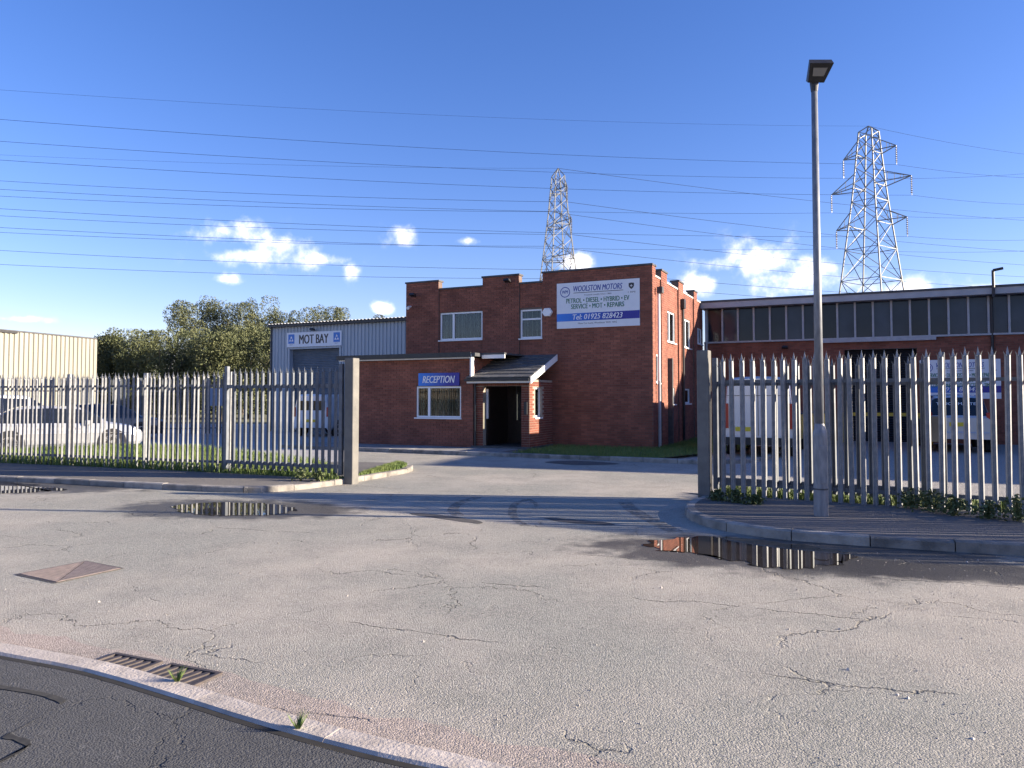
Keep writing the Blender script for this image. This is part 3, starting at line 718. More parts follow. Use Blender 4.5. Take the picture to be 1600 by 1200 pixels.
MB().box(PX0-.1, PX1+.14, ey+.0, ey+.03, 2.13, 2.245).build('fascia', WHITE, prf)
MB().box(PX0-.14, PX1+.14, ey-.09, ey-.005, 2.19, 2.27).build('gutter', BLACK, prf)
MB().add([(PX1+.165, ey-.02, ez-.2), (PX1+.165, ey-.02, ez+.0), (PX1+.165, wy, wz+.0), (PX1+.165, wy, wz-.2), (PX1+.19, ey-.02, ez-.2), (PX1+.19, ey-.02, ez+.0), (PX1+.19, wy, wz+.0), (PX1+.19, wy, wz-.2)],
         [(0, 1, 2, 3), (7, 6, 5, 4), (0, 4, 5, 1), (1, 5, 6, 2), (2, 6, 7, 3), (3, 7, 4, 0)]).build('bargeboard', WHITE, prf)
MB().path([(PX0+.09, WG-.06, 2.2), (PX0+.09, WG-.06, .1)], .035, 8).build('downpipe', BLACK, bld)
# pipes and small fittings on the walls
hp = MB().bbox(.06, .24, .34, .54, 5.0, 5.2, .01).build('rain_hopper', COPING, bld)
MB().path([(.10, .44, 5.0), (.10, .44, 2.2)], .045, 8).build('downpipe', WHITE, bld); MB().path([(.10, .44, 2.2), (.10, .44, .1)], .05, 8).build('downpipe', GREYPIPE, bld)
MB().path([(.08, 4.1, 5.0), (.08, 4.1, .1)], .045, 8).build('soil_pipe', BLACK, bld); MB().bbox(.02, .16, 3.98, 4.22, 4.9, 5.25, .01).build('pipe_box', BLACK, bld)
MB().box(.002, .16, 1.98, 2.12, .05, 3.0).build('cable_trunking', DARKPOST, bld)
def flood(parent, x, y, z, mat=BLACK, name='floodlight'):
    b = MB(); b.bar((x, y, z), (x, y-.18, z+.03), .02, 6); b.add([(x-.11, y-.12, z-.02), (x+.11, y-.12, z-.02), (x+.11, y-.3, z+.03), (x-.11, y-.3, z+.03), (x-.09, y-.12, z+.07), (x+.09, y-.12, z+.07), (x+.09, y-.27, z+.10), (x-.09, y-.27, z+.10)],
          [(3, 2, 1, 0), (4, 5, 6, 7), (0, 1, 5, 4), (1, 2, 6, 5), (2, 3, 7, 6), (3, 0, 4, 7)]); return b.build(name, mat, parent)
flood(bld, -8.75, -.02, 5.35); flood(bld, -4.95, -.02, 5.62)
cb = MB(); cb.bar((-8.95, 0, 5.0), (-8.95, -.16, 4.98), .03, 8); cb.bar((-8.95, -.14, 4.96), (-8.87, -.34, 4.90), .055, 8); cb.build('security_camera', WHITE, bld)
ab = MB(); hx = [(math.cos(R(60*k))*.20, math.sin(R(60*k))*.17) for k in range(6)]
ab.add([(-3.55+a, -.005, 4.52+b) for a, b in hx]+[(-3.55+a*.85, -.09, 4.52+b*.85) for a, b in hx], [tuple(range(6, 12)), tuple(range(5, -1, -1))]+[(k, (k+1) % 6, 6+(k+1) % 6, 6+k) for k in range(6)])
ab.build('alarm_box', UPVC, bld, fixn=True)

# ------------------------------------------------------------------ signs
def grad_blue():
    m = bpy.data.materials.new('print_blue_gradient'); m.use_nodes = True; t = m.node_tree; b = t.nodes['Principled BSDF']; b.inputs['Roughness'].default_value = .35
    tcn = t.nodes.new('ShaderNodeTexCoord'); s = t.nodes.new('ShaderNodeSeparateXYZ'); r = t.nodes.new('ShaderNodeValToRGB')
    t.links.new(tcn.outputs['Generated'], s.inputs[0]); t.links.new(s.outputs[0], r.inputs[0])
    r.color_ramp.elements[0].color = (.012, .20, .70, 1); r.color_ramp.elements[1].color = (.012, .012, .27, 1); r.color_ramp.elements[1].position = .75
    t.links.new(r.outputs[0], b.inputs['Base Color']); return m
GB = grad_blue()
def sign_base(name, x, y, z, w, h, label, face_rot=0, mat=SIGNW):
    p = BL(x, y); o = MB().box(0, w, -.03, -.002, 0, h).build(name, mat); o.location = (p[0], p[1], z); o.rotation_euler = (0, 0, UA+face_rot)
    return tag(o, label, 'sign')
def shield(parent, x, z, s):
    pts = [(-.5, .5), (0, .58), (.5, .5), (.5, -.05), (.3, -.38), (0, -.6), (-.3, -.38), (-.5, -.05)]
    b = MB().add([(x+a*s, -.034, z+c*s) for a, c in pts], [tuple(range(8))]); b.build('emblem', DKTXT, parent, fixn=True)
    text('+', s*.5, s*.5, WHTXT, parent, x, z-s*.25, -.036)
def motor_sign(x, y, z, w, h, label, lines, tel, addr):
    sg = sign_base('company_sign', x, y, z, w, h, label)
    def tx(s, fx, fz, fw, fh, m, sh=0, b=0): text(s, fw*w, fh*h, m, sg, fx*w, fz*h, -.032, sh, b)
    MB().box(.002, w-.002, -.033, -.0305, .155*h, .325*h).build('blue_band', GB, sg)
    tx('WOOLSTON MOTORS', .505, .80, .59, .125, BLUE, .25, .014)
    MB().box(.21*w, .81*w, -.0325, -.0305, .765*h, .777*h).build('underline', DKTXT, sg)
    ring = MB(); n = 28
    for k in range(n):
        a0, a1 = 2*math.pi*k/n, 2*math.pi*(k+1)/n; ro, ri = .062*w, .053*w
        ring.add([(.105*w+ro*math.cos(a0), -.033, .80*h+ro*math.sin(a0)), (.105*w+ro*math.cos(a1), -.033, .80*h+ro*math.sin(a1)), (.105*w+ri*math.cos(a1), -.033, .80*h+ri*math.sin(a1)), (.105*w+ri*math.cos(a0), -.033, .80*h+ri*math.sin(a0))], [(0, 1, 2, 3)])
    ring.build('logo_ring', BLUE, sg); tx('WM', .105, .765, .075, .075, BLUE, .15, .01)
    shield(sg, .905*w, .85*h, .062*w); tx('+ RMI', .905, .70, .09, .035, DKTXT)
    tx('Trusted Locally Since 1980', .505, .69, .33, .042, DKTXT)
    zz = .565
    for s, fw in lines: tx(s, .50, zz-.015, fw, .105, GREEN, 0, .02); zz -= .13
    tx(tel[0], .5, .185, tel[1], .115, WHTXT, .2, .02)
    if addr: tx(addr, .5, .075, .47, .045, DKTXT)
    return sg
motor_sign(-3.2, -.014, 3.95, 2.81, 1.50, 'large white company sign high on the brick office wall',
           (('PETROL \u2022 DIESEL \u2022 HYBRID \u2022 EV', .76), ('SERVICE \u2022 MOT \u2022 REPAIRS', .64)), ('Tel: 01925 828423', .60), 'New Cut Lane, Woolston WA1 4AG')
rs = sign_base('reception_sign', -7.38, WG-.014, 2.06, 1.55, .42, 'blue RECEPTION sign above the ground floor window', mat=GB)
text('RECEPTION', 1.22, .23, WHTXT, rs, .775, .095, -.032, .25, .02)

# ------------------------------------------------------------------ test bay shed
def corrugated(x0, x1, z0, z1, y, pitch=.2, d=.035, holes=()):
    b = MB(); x = x0
    prof = [(0, 0), (.45, 0), (.55, 1), (.9, 1), (1.0, 0)]
    while x < x1-.01:
        for (a, da), (c, dc) in zip(prof[:-1], prof[1:]):
            xa, xb = x+a*pitch, min(x+c*pitch, x1)
            zz = [(z0, z1)]
            for h in holes:
                if xb > h[0] and xa < h[1]: zz = [(h[3], z1)] if h[2] <= z0 else [(z0, h[2]), (h[3], z1)]
            for (p, q) in zz: b.add([(xa, y-da*d, p), (xb, y-dc*d, p), (xb, y-dc*d, q), (xa, y-da*d, q)], [(0, 1, 2, 3)])
        x += pitch
    return b
sy = 5.0; S0, S1 = -20.3, -9.19
shed = empty('corrugated_shed', (C0.x, C0.y, 0), UA, 'grey corrugated metal shed with a roller shutter, beside the brick office', 'building')
SH = (-19.15, -16.15, 0, 4.0)
corrugated(S0, S1, -.05, 5.2, sy, holes=[SH]).build('cladding', CLAD, shed)
MB().box(S0, S0+.1, sy+.001, 20, -.05, 5.2).box(S1-.1, S1, sy+3.5, 20, -.05, 5.2).box(S0+.1, S1-.1, 19.9, 20, -.05, 5.2).build('wall', CLAD, shed)
rb = MB(); x = S0-.15
while x < S1-.02:
    rb.add([(x, sy-.25, 5.22), (x+.1, sy-.25, 5.27), (min(x+.2, S1), sy-.25, 5.22), (x, 20, 5.62), (x+.1, 20, 5.67), (min(x+.2, S1), 20, 5.62)], [(0, 1, 4, 3), (1, 2, 5, 4)]); x += .2
rb.build('roof', pm('roof_sheet', (.55, .55, .53), (.66, .66, .63), rough=.5), shed)
MB().box(S0-.1, S1-.01, sy-.22, sy-.04, 5.10, 5.205).build('gutter', BLACK, shed)
MB().box(S0-.06, S0+.0, sy-.07, sy+.06, -.05, 5.1).build('corner_flashing', DARKPOST, shed)
stt = MB(); z = 0
while z < 4.0:
    stt.add([(SH[0], sy+.22, z), (SH[1], sy+.22, z), (SH[1], sy+.19, z+.04), (SH[0], sy+.19, z+.04), (SH[1], sy+.22, z+.08), (SH[0], sy+.22, z+.08)], [(0, 1, 2, 3), (3, 2, 4, 5)]); z += .08
stt.build('roller_shutter', SHUT, shed)
MB().box(SH[0]-.1, SH[0], sy-.05, sy+.3, -.05, 4.05).box(SH[1], SH[1]+.1, sy-.05, sy+.3, -.05, 4.05).box(SH[0], SH[1], sy-.03, sy+.3, 4.0, 4.08).build('door_frame', CLAD, shed)
flood(shed, -17.6, sy-.04, 4.86)
ms = sign_base('test_bay_sign', -19.3, sy-.045, 4.10, 3.3, .70, 'white MOT BAY sign with two blue emblems above the roller shutter')
text('MOT BAY', 1.75, .44, DKTXT, ms, 1.65, .14, -.032, 0, .03)
for cx in (.28, 3.02):
    MB().box(cx-.19, cx+.19, -.034, -.0305, .17, .62).build('emblem', MOTB, ms)
    e = MB()
    for (tx_, tz_) in ((-.07, .28), (.07, .28), (0, .42)):
        e.add([(cx+tx_-.065, -.036, tz_), (cx+tx_+.065, -.036, tz_), (cx+tx_, -.036, tz_+.12)], [(0, 1, 2)])
    e.build('triangles', WHTXT, ms)
    text('MOT', .2, .045, DKTXT, ms, cx, .09, -.032)

# ------------------------------------------------------------------ workshop with the glazed band
WSO = C0+V*8.4
ws = empty('workshop', (WSO.x, WSO.y, 0), UA, 'long brick workshop with a band of tall dark windows under a flat roof', 'building')
KX = 30.0; SHW = (5.33, 7.78, 0, 3.5)
c = MB(); wall_with_holes(c, .02, KX, -.1, 3.9, [SHW], 'f', 0); c.box(.02, .27, .25, 15, -.1, 5.3); c.box(KX-.25, KX, .25, 15, -.1, 5.3); c.box(.27, KX-.25, 14.75, 15, -.1, 5.3)
c.build('wall', MORTAR, ws)
b = MB(); bricks(b, .02, 17, 0, 3.9, 'f', 0, [SHW]); o = b.build('brickwork', BRICK, ws); o['kind'] = 'stuff'
MB().box(-.05, KX+.2, -.45, 15.2, 5.33, 5.56).build('roof', pm('fascia_grey', (.33, .33, .34), (.42, .42, .42), rough=.6, scale=2), ws)
MB().box(-.07, KX+.22, -.48, 15.22, 5.563, 5.64).build('roof_edge', COPING, ws)
MB().box(.02, KX, -.10, .2, 3.905, 3.97).build('sill', GREYPIPE, ws)
gz = MB(); 
x = .14; k = 0
while x < KX-.6:
    if x < 18.5:
        MB().box(x+.04, x+.62-.04, .06, .07, 3.975, 5.32).build('glass_panel', DGLASS, ws)
        MB().box(x-.035, x+.035, -.03, .10, 3.975, 5.325).build('mullion', GREYPIPE, ws)
    else: gz.box(x-.035, x+.585, .06, .07, 3.975, 5.32)
    x += .62
g_ = gz.build('far_glazing', DGLASS, ws)
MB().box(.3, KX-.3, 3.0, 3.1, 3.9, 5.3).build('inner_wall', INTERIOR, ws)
st = MB(); z = 0
while z < 3.5:
    st.add([(SHW[0], .2, z), (SHW[1], .2, z), (SHW[1], .165, z+.045), (SHW[0], .165, z+.045), (SHW[1], .2, z+.09), (SHW[0], .2, z+.09)], [(0, 1, 2, 3), (3, 2, 4, 5)]); z += .09
st.build('roller_shutter', SHUTK, ws)
MB().box(4.4, 8.4, -.16, -.02, 3.79, 3.90).build('canopy', GREYPIPE, ws)
MB().path([(10.15, -.06, 3.2), (10.15, -.06, 5.3)], .05, 8).path([(10.15, -.56, 5.2), (10.15, -.56, 6.15), (10.45, -.56, 6.2)], .05, 8).path([(10.15, -.06, 5.25), (10.15, -.56, 5.3)], .05, 8).build('vent_pipe', BLACK, ws)
MB().path([(.12, -.09, 5.3), (.12, -.09, .1)], .05, 8).build('downpipe', GREYPIPE, ws)
flood(ws, 3.2, -.02, 3.62)
bar_ = MB().box(5.2, 8.2, -1.15, -1.05, 1.0, 1.12); 
for xx in (5.3, 6.7, 8.1): bar_.box(xx-.05, xx+.05, -1.149, -1.051, 0, 1.0)
bo = bar_.build('safety_rail', YELLOW); bo.location = (WSO.x, WSO.y, 0); bo.rotation_euler = (0, 0, UA); tag(bo, 'yellow safety rail in front of the black roller shutter', 'rail')
def to_ws(k, y): p = WSO+U*k+V*y; return p
p_ = to_ws(7.86, -.015); 
# second company sign: reuse the builder in the workshop frame
old = C0.copy(); C0 = WSO
motor_sign(7.86, -.014, 1.63, 2.52, 1.42, 'white company sign on the workshop wall behind the fence',
           (('SERVICING \u2022 DIAGNOSTICS \u2022 MOT REPAIRS', .80), ('TUNED ENGINES \u2022 SUSPENSION \u2022 TYRES \u2022 DPF', .86), ('AIR-CON \u2022 REPAIRS \u2022 AUTO ELECTRICS \u2022 TIMING', .86)), ('01925 828423', .55), None)
C0 = old
# neighbouring wing to the right, out of frame, whose roof shades the forecourt
nw = empty('workshop_wing', (21.4, 15.9, 0), R(-19.3), 'brick workshop wing projecting forward at the side of the yard', 'building')
MB().box(0, 16, 0, 8.0, -.1, 6.15).build('wall', BRICK, nw); MB().box(-.1, 16.1, -.1, 8.1, 6.153, 6.35).build('roof', COPING, nw)

# ------------------------------------------------------------------ cream warehouse far left
wh = empty('warehouse', (-30.5, 54, 0), math.atan2(.962, .272)-math.pi/2, 'cream corrugated warehouse beyond the yard', 'building')
b = MB(); y = 0
while y > -30:
    for (a, da), (c_, dc) in zip([(0, 0), (.45, 0), (.55, 1.6), (.9, 1.6), (1, 0)][:-1], [(0, 0), (.45, 0), (.55, 1.6), (.9, 1.6), (1, 0)][1:]):
        b.add([(da*.05, y-a*.35, 0), (dc*.05, y-c_*.35, 0), (dc*.05, y-c_*.35, 5.9), (da*.05, y-a*.35, 5.9)], [(0, 1, 2, 3)])
    y -= .35
b.build('cladding', CREAM, wh)
MB().box(-18, 0, -30, -.02, 5.92, 6.02).build('roof', COPING, wh); MB().box(-18, -.02, -.15, -.05, 0, 5.9).build('gable_wall', CREAM, wh); MB().box(0.02, .16, -30, -6.5, 5.8, 5.95).build('gutter', BLACK, wh)

# ------------------------------------------------------------------ palisade fences
def pale_mesh(H, mat, w=.074):
    """W-section pale with a triple pointed, splayed head"""
    xs = [-w/2, -w/2+.016, -.006, .006, w/2-.016, w/2]; ys = [0, -.030, -.014, -.014, -.030, 0]; t = .004
    b = MB(); sh = H-.13; n = len(xs)
    v = []
    for z in (0, sh): v += [(xs[i], ys[i], z) for i in range(n)]
    for z in (0, sh): v += [(xs[i], ys[i]+t, z) for i in range(n)]
    f = []
    for i in range(n-1): f += [(i, i+1, n+i+1, n+i), (2*n+i+1, 2*n+i, 3*n+i, 3*n+i+1)]
    f += [(0, n, 3*n, 2*n), (n-1, 2*n+n-1, 3*n+n-1, 2*n-1)]
    b.add(v, f)
    # centre spike
    b.add([(xs[1], ys[1], sh), (xs[4], ys[4], sh), (.012, -.016, sh+.06), (0, -.012, H), (-.012, -.016, sh+.06), (xs[1], ys[1]+.012, sh), (xs[4], ys[4]+.012, sh)], [(0, 1, 2, 3, 4), (6, 5, 4, 3), (6, 3, 2), (1, 6, 2), (5, 0, 4)])
    for s in (-1, 1):
        b.add([(s*w/2, 0, sh), (s*(w/2-.016), -.018, sh), (s*(w/2+.016), -.034, sh+.065), (s*w/2, .005, sh)], [(0, 1, 2), (1, 3, 2), (3, 0, 2)])
    return b.mesh('pale', mat)
PALE = pale_mesh(2.34, GALV); PALEG = pale_mesh(2.2, GALVD)
def fence_run(name, pts, H, spacing, label, mesh, posts=True, rails=(.28, 1.92), pz=.06, side=-1, mat=GALV, post_mat=GALV, jitter=.010, group=None, skip=()):
    root = empty(name, (pts[0].x, pts[0].y, 0), 0, label, 'fence', group); o0 = pts[0]
    for a, b in zip(pts[:-1], pts[1:]):
        d = (b-a); L = d.length; d = d/L; ang = math.atan2(d.y, d.x); n = Vector((-d.y, d.x))
        if ang > math.pi/2 or ang < -math.pi/2: ang += math.pi; n = -n
        f = -n                                     # towards the road
        for z in rails:
            m = MB(); p = a-o0; q = b-o0
            m.add([(p.x+f.x*o1, p.y+f.y*o1, z+o2) for o1, o2 in ((-.004, 0), (-.055, 0), (-.055, .05), (-.049, .05), (-.049, .006), (-.004, .006))]+[(q.x+f.x*o1, q.y+f.y*o1, z+o2) for o1, o2 in ((-.004, 0), (-.055, 0), (-.055, .05), (-.049, .05), (-.049, .006), (-.004, .006))],
                  [(k, (k+1) % 6, 6+(k+1) % 6, 6+k) for k in range(6)])
            m.build('rail', GALVD, root, fixn=True)
        if posts:
            for e in ([a] if b is not pts[-1] else [a, b]):
                p = e-o0-f*.11; m = MB(); cs, sn = math.cos(ang), math.sin(ang)
                def bx(x0, x1, y0, y1):
                    vs = []
                    for z in (-.1, H+.02): vs += [(p.x+x*cs-y*sn, p.y+x*sn+y*cs, z) for x, y in ((x0, y0), (x1, y0), (x1, y1), (x0, y1))]
                    m.add(vs, [(3, 2, 1, 0), (4, 5, 6, 7), (0, 1, 5, 4), (1, 2, 6, 5), (2, 3, 7, 6), (3, 0, 4, 7)])
                bx(-.05, .05, -.05, -.044); bx(-.05, .05, .044, .05); bx(-.004, .004, -.043, .043)
                m.build('post', post_mat, root)
        k = int(L/spacing); s0 = (L-(k-1)*spacing)/2 if posts else spacing*.5
        for i in range(k):
            p = a+d*(s0+i*spacing)-o0
            o = link('pale', mesh, root, (p.x, p.y, pz+random.uniform(-.008, .008)), ang+random.uniform(-.03, .03))
            o.rotation_euler = (random.uniform(-jitter, jitter), random.uniform(-jitter, jitter), ang+random.uniform(-.04, .04))
    return root
fr_pts = [FR0+FRD*.22+Vector((.0, 0)), FR0+FRD*2.95, FR0+FRD*5.7, FR0+FRD*8.45, FR0+FRD*11.2]
fence_run('palisade_fence', fr_pts, 2.34, .157, 'galvanised palisade fence running behind the street lamp, right of the entrance', PALE, posts=False)
fence_run('palisade_fence', FL[1:], 2.22, .142, 'galvanised palisade fence along the grass verge, left of the entrance', pale_mesh(2.2, GALV, .054))
def gate_leaf(a, b, H, label, spacing, clear=.17, latch_end=True):
    d = b-a; L = d.length; d = d/L; ang = math.atan2(d.y, d.x); flip = abs(ang) > math.pi/2
    r = empty('gate_leaf', (a.x, a.y, 0), ang, label, 'gate', 'open palisade gate leaves'); s = 1 if flip else -1      # s: side of the pales
    for x in (.04, L-.04): MB().bbox(x-.04, x+.04, -.04, .04, clear, H+.05, .006).build('stile', GALVD, r)
    for z in (clear+.12, H-.42): MB().box(.081, L-.081, -.03, .03, z, z+.075).build('rail', GALVD, r)
    k = int((L-.16)/spacing)
    for i in range(k):
        o = link('pale', PALEG, r, (.14+i*spacing, s*.036, clear+.03)); o.scale = (1, 1, (H-clear-.02)/2.2)
        o.rotation_euler = (0, random.uniform(-.004, .004), math.pi if flip else 0)
    if latch_end: MB().bbox(L-.24, L-.02, -.10, .06, 1.05, 1.42, .01).build('lock_box', POSTP, r)
    return r
gate_leaf(FR0+FRD*.1+Vector((.13, .32)), FR0+FRD*3.45+Vector((.13, .30)), 2.3, 'open gate leaf folded back behind the right fence, with a lock box', .172)
gate_leaf(FL[0]+Vector((-.12, -.02)), FL[1]+Vector((-.02, -.02)), 2.3, 'open gate leaf between the pale square post and the left fence', .155, latch_end=False)
def gpost(p, ang, H, w, label, mats):
    o = MB().bbox(-w/2, w/2, -w/2, w/2, -.1, H, .008).build('gate_post', mats); o.location = (p.x, p.y, 0); o.rotation_euler = (0, 0, ang); tag(o, label, 'gate post', 'square gate posts at the entrance')
    return o
gpost(FL0+Vector((.05, -.02)), R(-24), 2.46, .205, 'square steel gate post by the grass island, left side of the entrance', POSTP)
gpost(FR0, R(-29), 2.46, .19, 'square steel gate post at the curved kerb, right side of the entrance', POSTP)
bf = [Vector((-27, 28.5)), Vector((-24.3, 29.4)), Vector((-21.6, 30.3)), Vector((-18.9, 31.2)), Vector((-16.2, 32.1)), Vector((-13.0, 33.2))]
fence_run('palisade_fence', bf, 2.5, .15, 'distant palisade fence at the back of the left yard', pale_mesh(2.5, GALVD), mat=GALVD, post_mat=GALVD)
nb = MB().box(0, 1.0, -.02, 0, 0, .75).build('fence_notice', pm('faded_blue', (.22, .27, .36), rough=.6)); nb.location = P(328, 634, 31.0); nb.rotation_euler = (0, 0, R(18)); tag(nb, 'faded blue notice board on the distant fence', 'sign')

# ------------------------------------------------------------------ street lamp
lb = G(1283, 806, .11); sl_ = empty('street_lamp', (lb.x, lb.y, .1), 0, 'tall galvanised street lamp with black head standing on the pavement', 'street lamp')
LAMPM = pm('lamp_column', (.15, .16, .18), (.25, .26, .275), rough=.5, metal=.2, scale=6, stretch=(4, 4, 1))
MB().lathe([(.092, 0), (.092, 1.08), (.088, 1.12), (.058, 1.24)], 20).build('base_column', LAMPM, sl_, smooth=False)
hz = P(1269, 104, lb.y).z-.1-.33
MB().lathe([(.057, 1.235), (.050, 3.2), (.041, hz)], 20).build('shaft', LAMPM, sl_, smooth=True)
MB().bbox(-.055, .055, -.098, -.082, .45, .95, .004).build('access_door', LAMPM, sl_)
MB().lathe([(.093, .36), (.095, .365), (.095, .375), (.093, .38)], 20).build('seam_band', DARKPOST, sl_)
hd = MB(); hz = P(1269, 104, lb.y).z-.1-.33
hd.lathe([(.045, hz-.02), (.06, hz+.12), (.05, hz+.16)], 12)
hd.add([(-.11, -.06, hz+.08), (.11, -.06, hz+.08), (.16, -.26, hz+.26), (-.16, -.26, hz+.26), (-.10, .03, hz+.14), (.10, .03, hz+.14), (.15, -.21, hz+.33), (-.15, -.21, hz+.33)],
       [(3, 2, 1, 0), (4, 5, 6, 7), (0, 1, 5, 4), (1, 2, 6, 5), (2, 3, 7, 6), (3, 0, 4, 7)])
ho = hd.build('lamp_head', BLACK, sl_, fixn=True)
MB().add([(-.075, -.130, hz+.139), (.075, -.130, hz+.139), (.095, -.215, hz+.216), (-.095, -.215, hz+.216)], [(3, 2, 1, 0)]).build('lens', pm('lamp_lens', (.25, .24, .22), rough=.15), ho)

# ------------------------------------------------------------------ vehicles
def wheel(parent, x, y, r, side, w=.2):
    t = MB().lathe([(r*.62, -w/2), (r*.96, -w/2), (r, -w*.3), (r, w*.3), (r*.96, w/2), (r*.62, w/2)], 28, 'y').build('wheel', TYRE, parent, smooth=False); t.location = (x, y, r)
    ri = MB().lathe([(r*.64, -w*.30), (r*.64, w*.30)], 28, 'y'); 
    MB().lathe([(r*.60, -.02), (r*.60, .02)], 24, 'y', (0, side*(w*.1), 0)).build('rim_dish', BLACK, t)
    s = MB()
    for k in range(7):
        a = 2*math.pi*k/7
        for da in (-.13, .13):
            s.bar((math.cos(a)*r*.1, side*w*.42, math.sin(a)*r*.1), (math.cos(a+da)*r*.62, side*w*.46, math.sin(a+da)*r*.62), r*.045, 4)
    for k in range(28):
        a, b_ = 2*math.pi*k/28, 2*math.pi*(k+1)/28
        s.bar((math.cos(a)*r*.63, side*w*.46, math.sin(a)*r*.63), (math.cos(b_)*r*.63, side*w*.46, math.sin(b_)*r*.63), r*.04, 4)
    s.lathe([(r*.14, -.02), (r*.14, .02)], 10, 'y', (0, side*w*.42, 0))
    s.build('rim', RIM, t)
def vehicle(name, loc, ang, label, st, mat, wheels, wr, cat='car', group=None, glass_rng=None, pillars=(), plate=True):
    """st: stations (x, half width, z sill, z belt, z roof, roof half width), rear to front along +x"""
    r = empty(name, (loc[0], loc[1], .012), ang, label, cat, group)
    ring = []
    for (x, w, z0, zb, zr, wrf) in st:
        cab = zr-zb
        pts = [(w*.90, z0), (w*.985, z0+.10), (w, z0+(zb-z0)*.55), (w*.975, zb-.05), (w*.95, zb)]
        pts += [(wrf+(w*.95-wrf)*.10, zb+cab*.86), (wrf*.90, zb+cab*.97), (wrf*.5, zr), (0, zr+.012)]
        ring.append([(x, y, z) for y, z in pts])
    n = len(ring[0]); body = MB(); gl = MB()
    for side in (1, -1):
        base = 0
        for i in range(len(st)-1):
            for j in range(n-1):
                q = [ring[i][j], ring[i+1][j], ring[i+1][j+1], ring[i][j+1]]
                q = [(a, side*b_, c_) for a, b_, c_ in q]
                xm = (st[i][0]+st[i+1][0])/2
                isg = False
                if glass_rng and j == 4 and glass_rng[0] < xm < glass_rng[1] and not any(abs(xm-p) < .07 for p in pillars) and st[i][4]-st[i][3] > .12 and st[i+1][4]-st[i+1][3] > .12: isg = True
                if glass_rng and j >= 5 and any(g0 < xm < g1 for g0, g1 in glass_rng[2:]): isg = True
                (gl if isg else body).add(q, [(0, 1, 2, 3) if side == 1 else (3, 2, 1, 0)])
        for e, fl in ((0, 0), (len(st)-1, 1)):
            poly = [(a, side*b_, c_) for a, b_, c_ in ring[e]]+[(ring[e][0][0], 0, ring[e][0][2])]
            body.add(poly, [tuple(range(len(poly)))])
    bo_ = body.build('body', mat, r, fixn=False, smooth=False)
    m = bo_.modifiers.new('w', 'WELD'); m.merge_threshold = .001
    if gl.v: gl.build('window', CGLASS, r)
    hw = max(s[1] for s in st)
    for x in wheels:
        for side in (1, -1):
            ar = MB().lathe([(wr*1.16, -.008), (wr*1.16, .008)], 28, 'y'); a_ = ar.build('wheel_arch', BLACK, r); a_.location = (x, side*(hw-.002), wr+.02)
            wheel(r, x, side*(hw-.085), wr, side)
    return r
def sedan_st(L=4.5, w=.90, top=1.42, hb=.92):
    h = L/2
    return [(-h, .74, .42, .80, .84, .55), (-h+.06, .82, .32, .86, .92, .62), (-h+.45, .88, .26, hb+.02, 1.02, .60), (-h+.75, w, .24, hb+.02, 1.16, .58), (-h+1.15, w, .22, hb, top-.06, .60), (-h+1.35, w, .22, hb, top-.02, .61), (-h+1.95, w, .22, hb, top, .62), (-h+2.06, w, .22, hb, top, .62),
            (-h+2.7, w, .22, hb-.02, top-.03, .61), (-h+2.8, w, .22, hb-.02, top-.05, .61), (-h+3.3, w, .22, hb-.03, 1.10, .66), (-h+3.5, w, .22, hb-.04, .94, .70), (-h+4.1, .87, .22, .80, .83, .64), (-h+4.4, .80, .24, .68, .72, .58), (h, .62, .32, .56, .60, .45)]
HD = math.atan2(.59, .81)
c1 = vehicle('parked_car', (-13.75, 22.3), HD, 'silver saloon car parked side-on behind the left fence', sedan_st(), CARSIL, (-1.22, 1.36), .33, glass_rng=(-1.35, 1.2, (.56, 1.2), (-1.5, -1.1)), pillars=())
MB().bbox(.62, .80, -.98, -.86, .86, .99, .01).build('mirror', CARSIL, c1)
for s in (-1, 1): MB().bbox(1.95, 2.16, s*.68-.1, s*.68+.1, .62, .72, .02).build('headlight', PANE, c1)
MB().box(-1.2, 1.9, -.915, -.895, .60, .615).build('door_trim', GREYPIPE, c1)
for xs_ in (-1.05, -.24, .72): MB().box(xs_-.006, xs_+.006, -.912, -.896, .34, .9).build('door_seam', BLACK, c1)
for xs_ in (-.45, .5): MB().box(xs_-.1, xs_+.06, -.925, -.9, .74, .775).build('door_handle', CARSIL, c1)
c2 = vehicle('parked_car', (-17.3, 25.3), HD, 'white people carrier parked beyond the silver saloon', [(-2.1, .8, .4, 1.0, 1.55, .6), (-2.05, .86, .25, 1.0, 1.68, .64), (-1.6, .9, .22, 1.0, 1.74, .66), (-.5, .9, .22, 1.0, 1.76, .67), (-.4, .9, .22, 1.0, 1.76, .67), (.5, .9, .22, .98, 1.72, .66), (.6, .9, .22, .98, 1.68, .66), (1.3, .9, .22, .97, 1.18, .68), (1.5, .88, .22, .96, 1.04, .68), (2.0, .8, .25, .8, .86, .6), (2.15, .66, .32, .6, .66, .5)],
             CARWHT, (-1.3, 1.3), .33, glass_rng=(-2.0, 1.3, (.6, 1.4)), pillars=(-.45, .55))
c3 = vehicle('parked_car', (-16.2, 29.0), HD, 'dark car parked at the back beside the distant fence', sedan_st(4.3), CARDRK, (-1.3, 1.3), .32, glass_rng=(-1.35, 1.2, (.56, 1.2), (-1.5, -1.1)), pillars=(-.24, .5))
HV = math.pi/2+UA
def van_st(L=4.9, w=.95, top=2.25):
    h = L/2
    return [(-h, w*.97, .38, 1.30, top-.06, .80), (-h+.04, w, .30, 1.30, top, .83), (-h+3.2, w, .28, 1.25, top, .83), (-h+3.3, w, .28, 1.25, top-.02, .83), (-h+4.1, w, .28, 1.18, 1.40, .80), (-h+4.5, w*.96, .28, 1.05, 1.14, .75), (h, w*.85, .34, .75, .82, .6)]
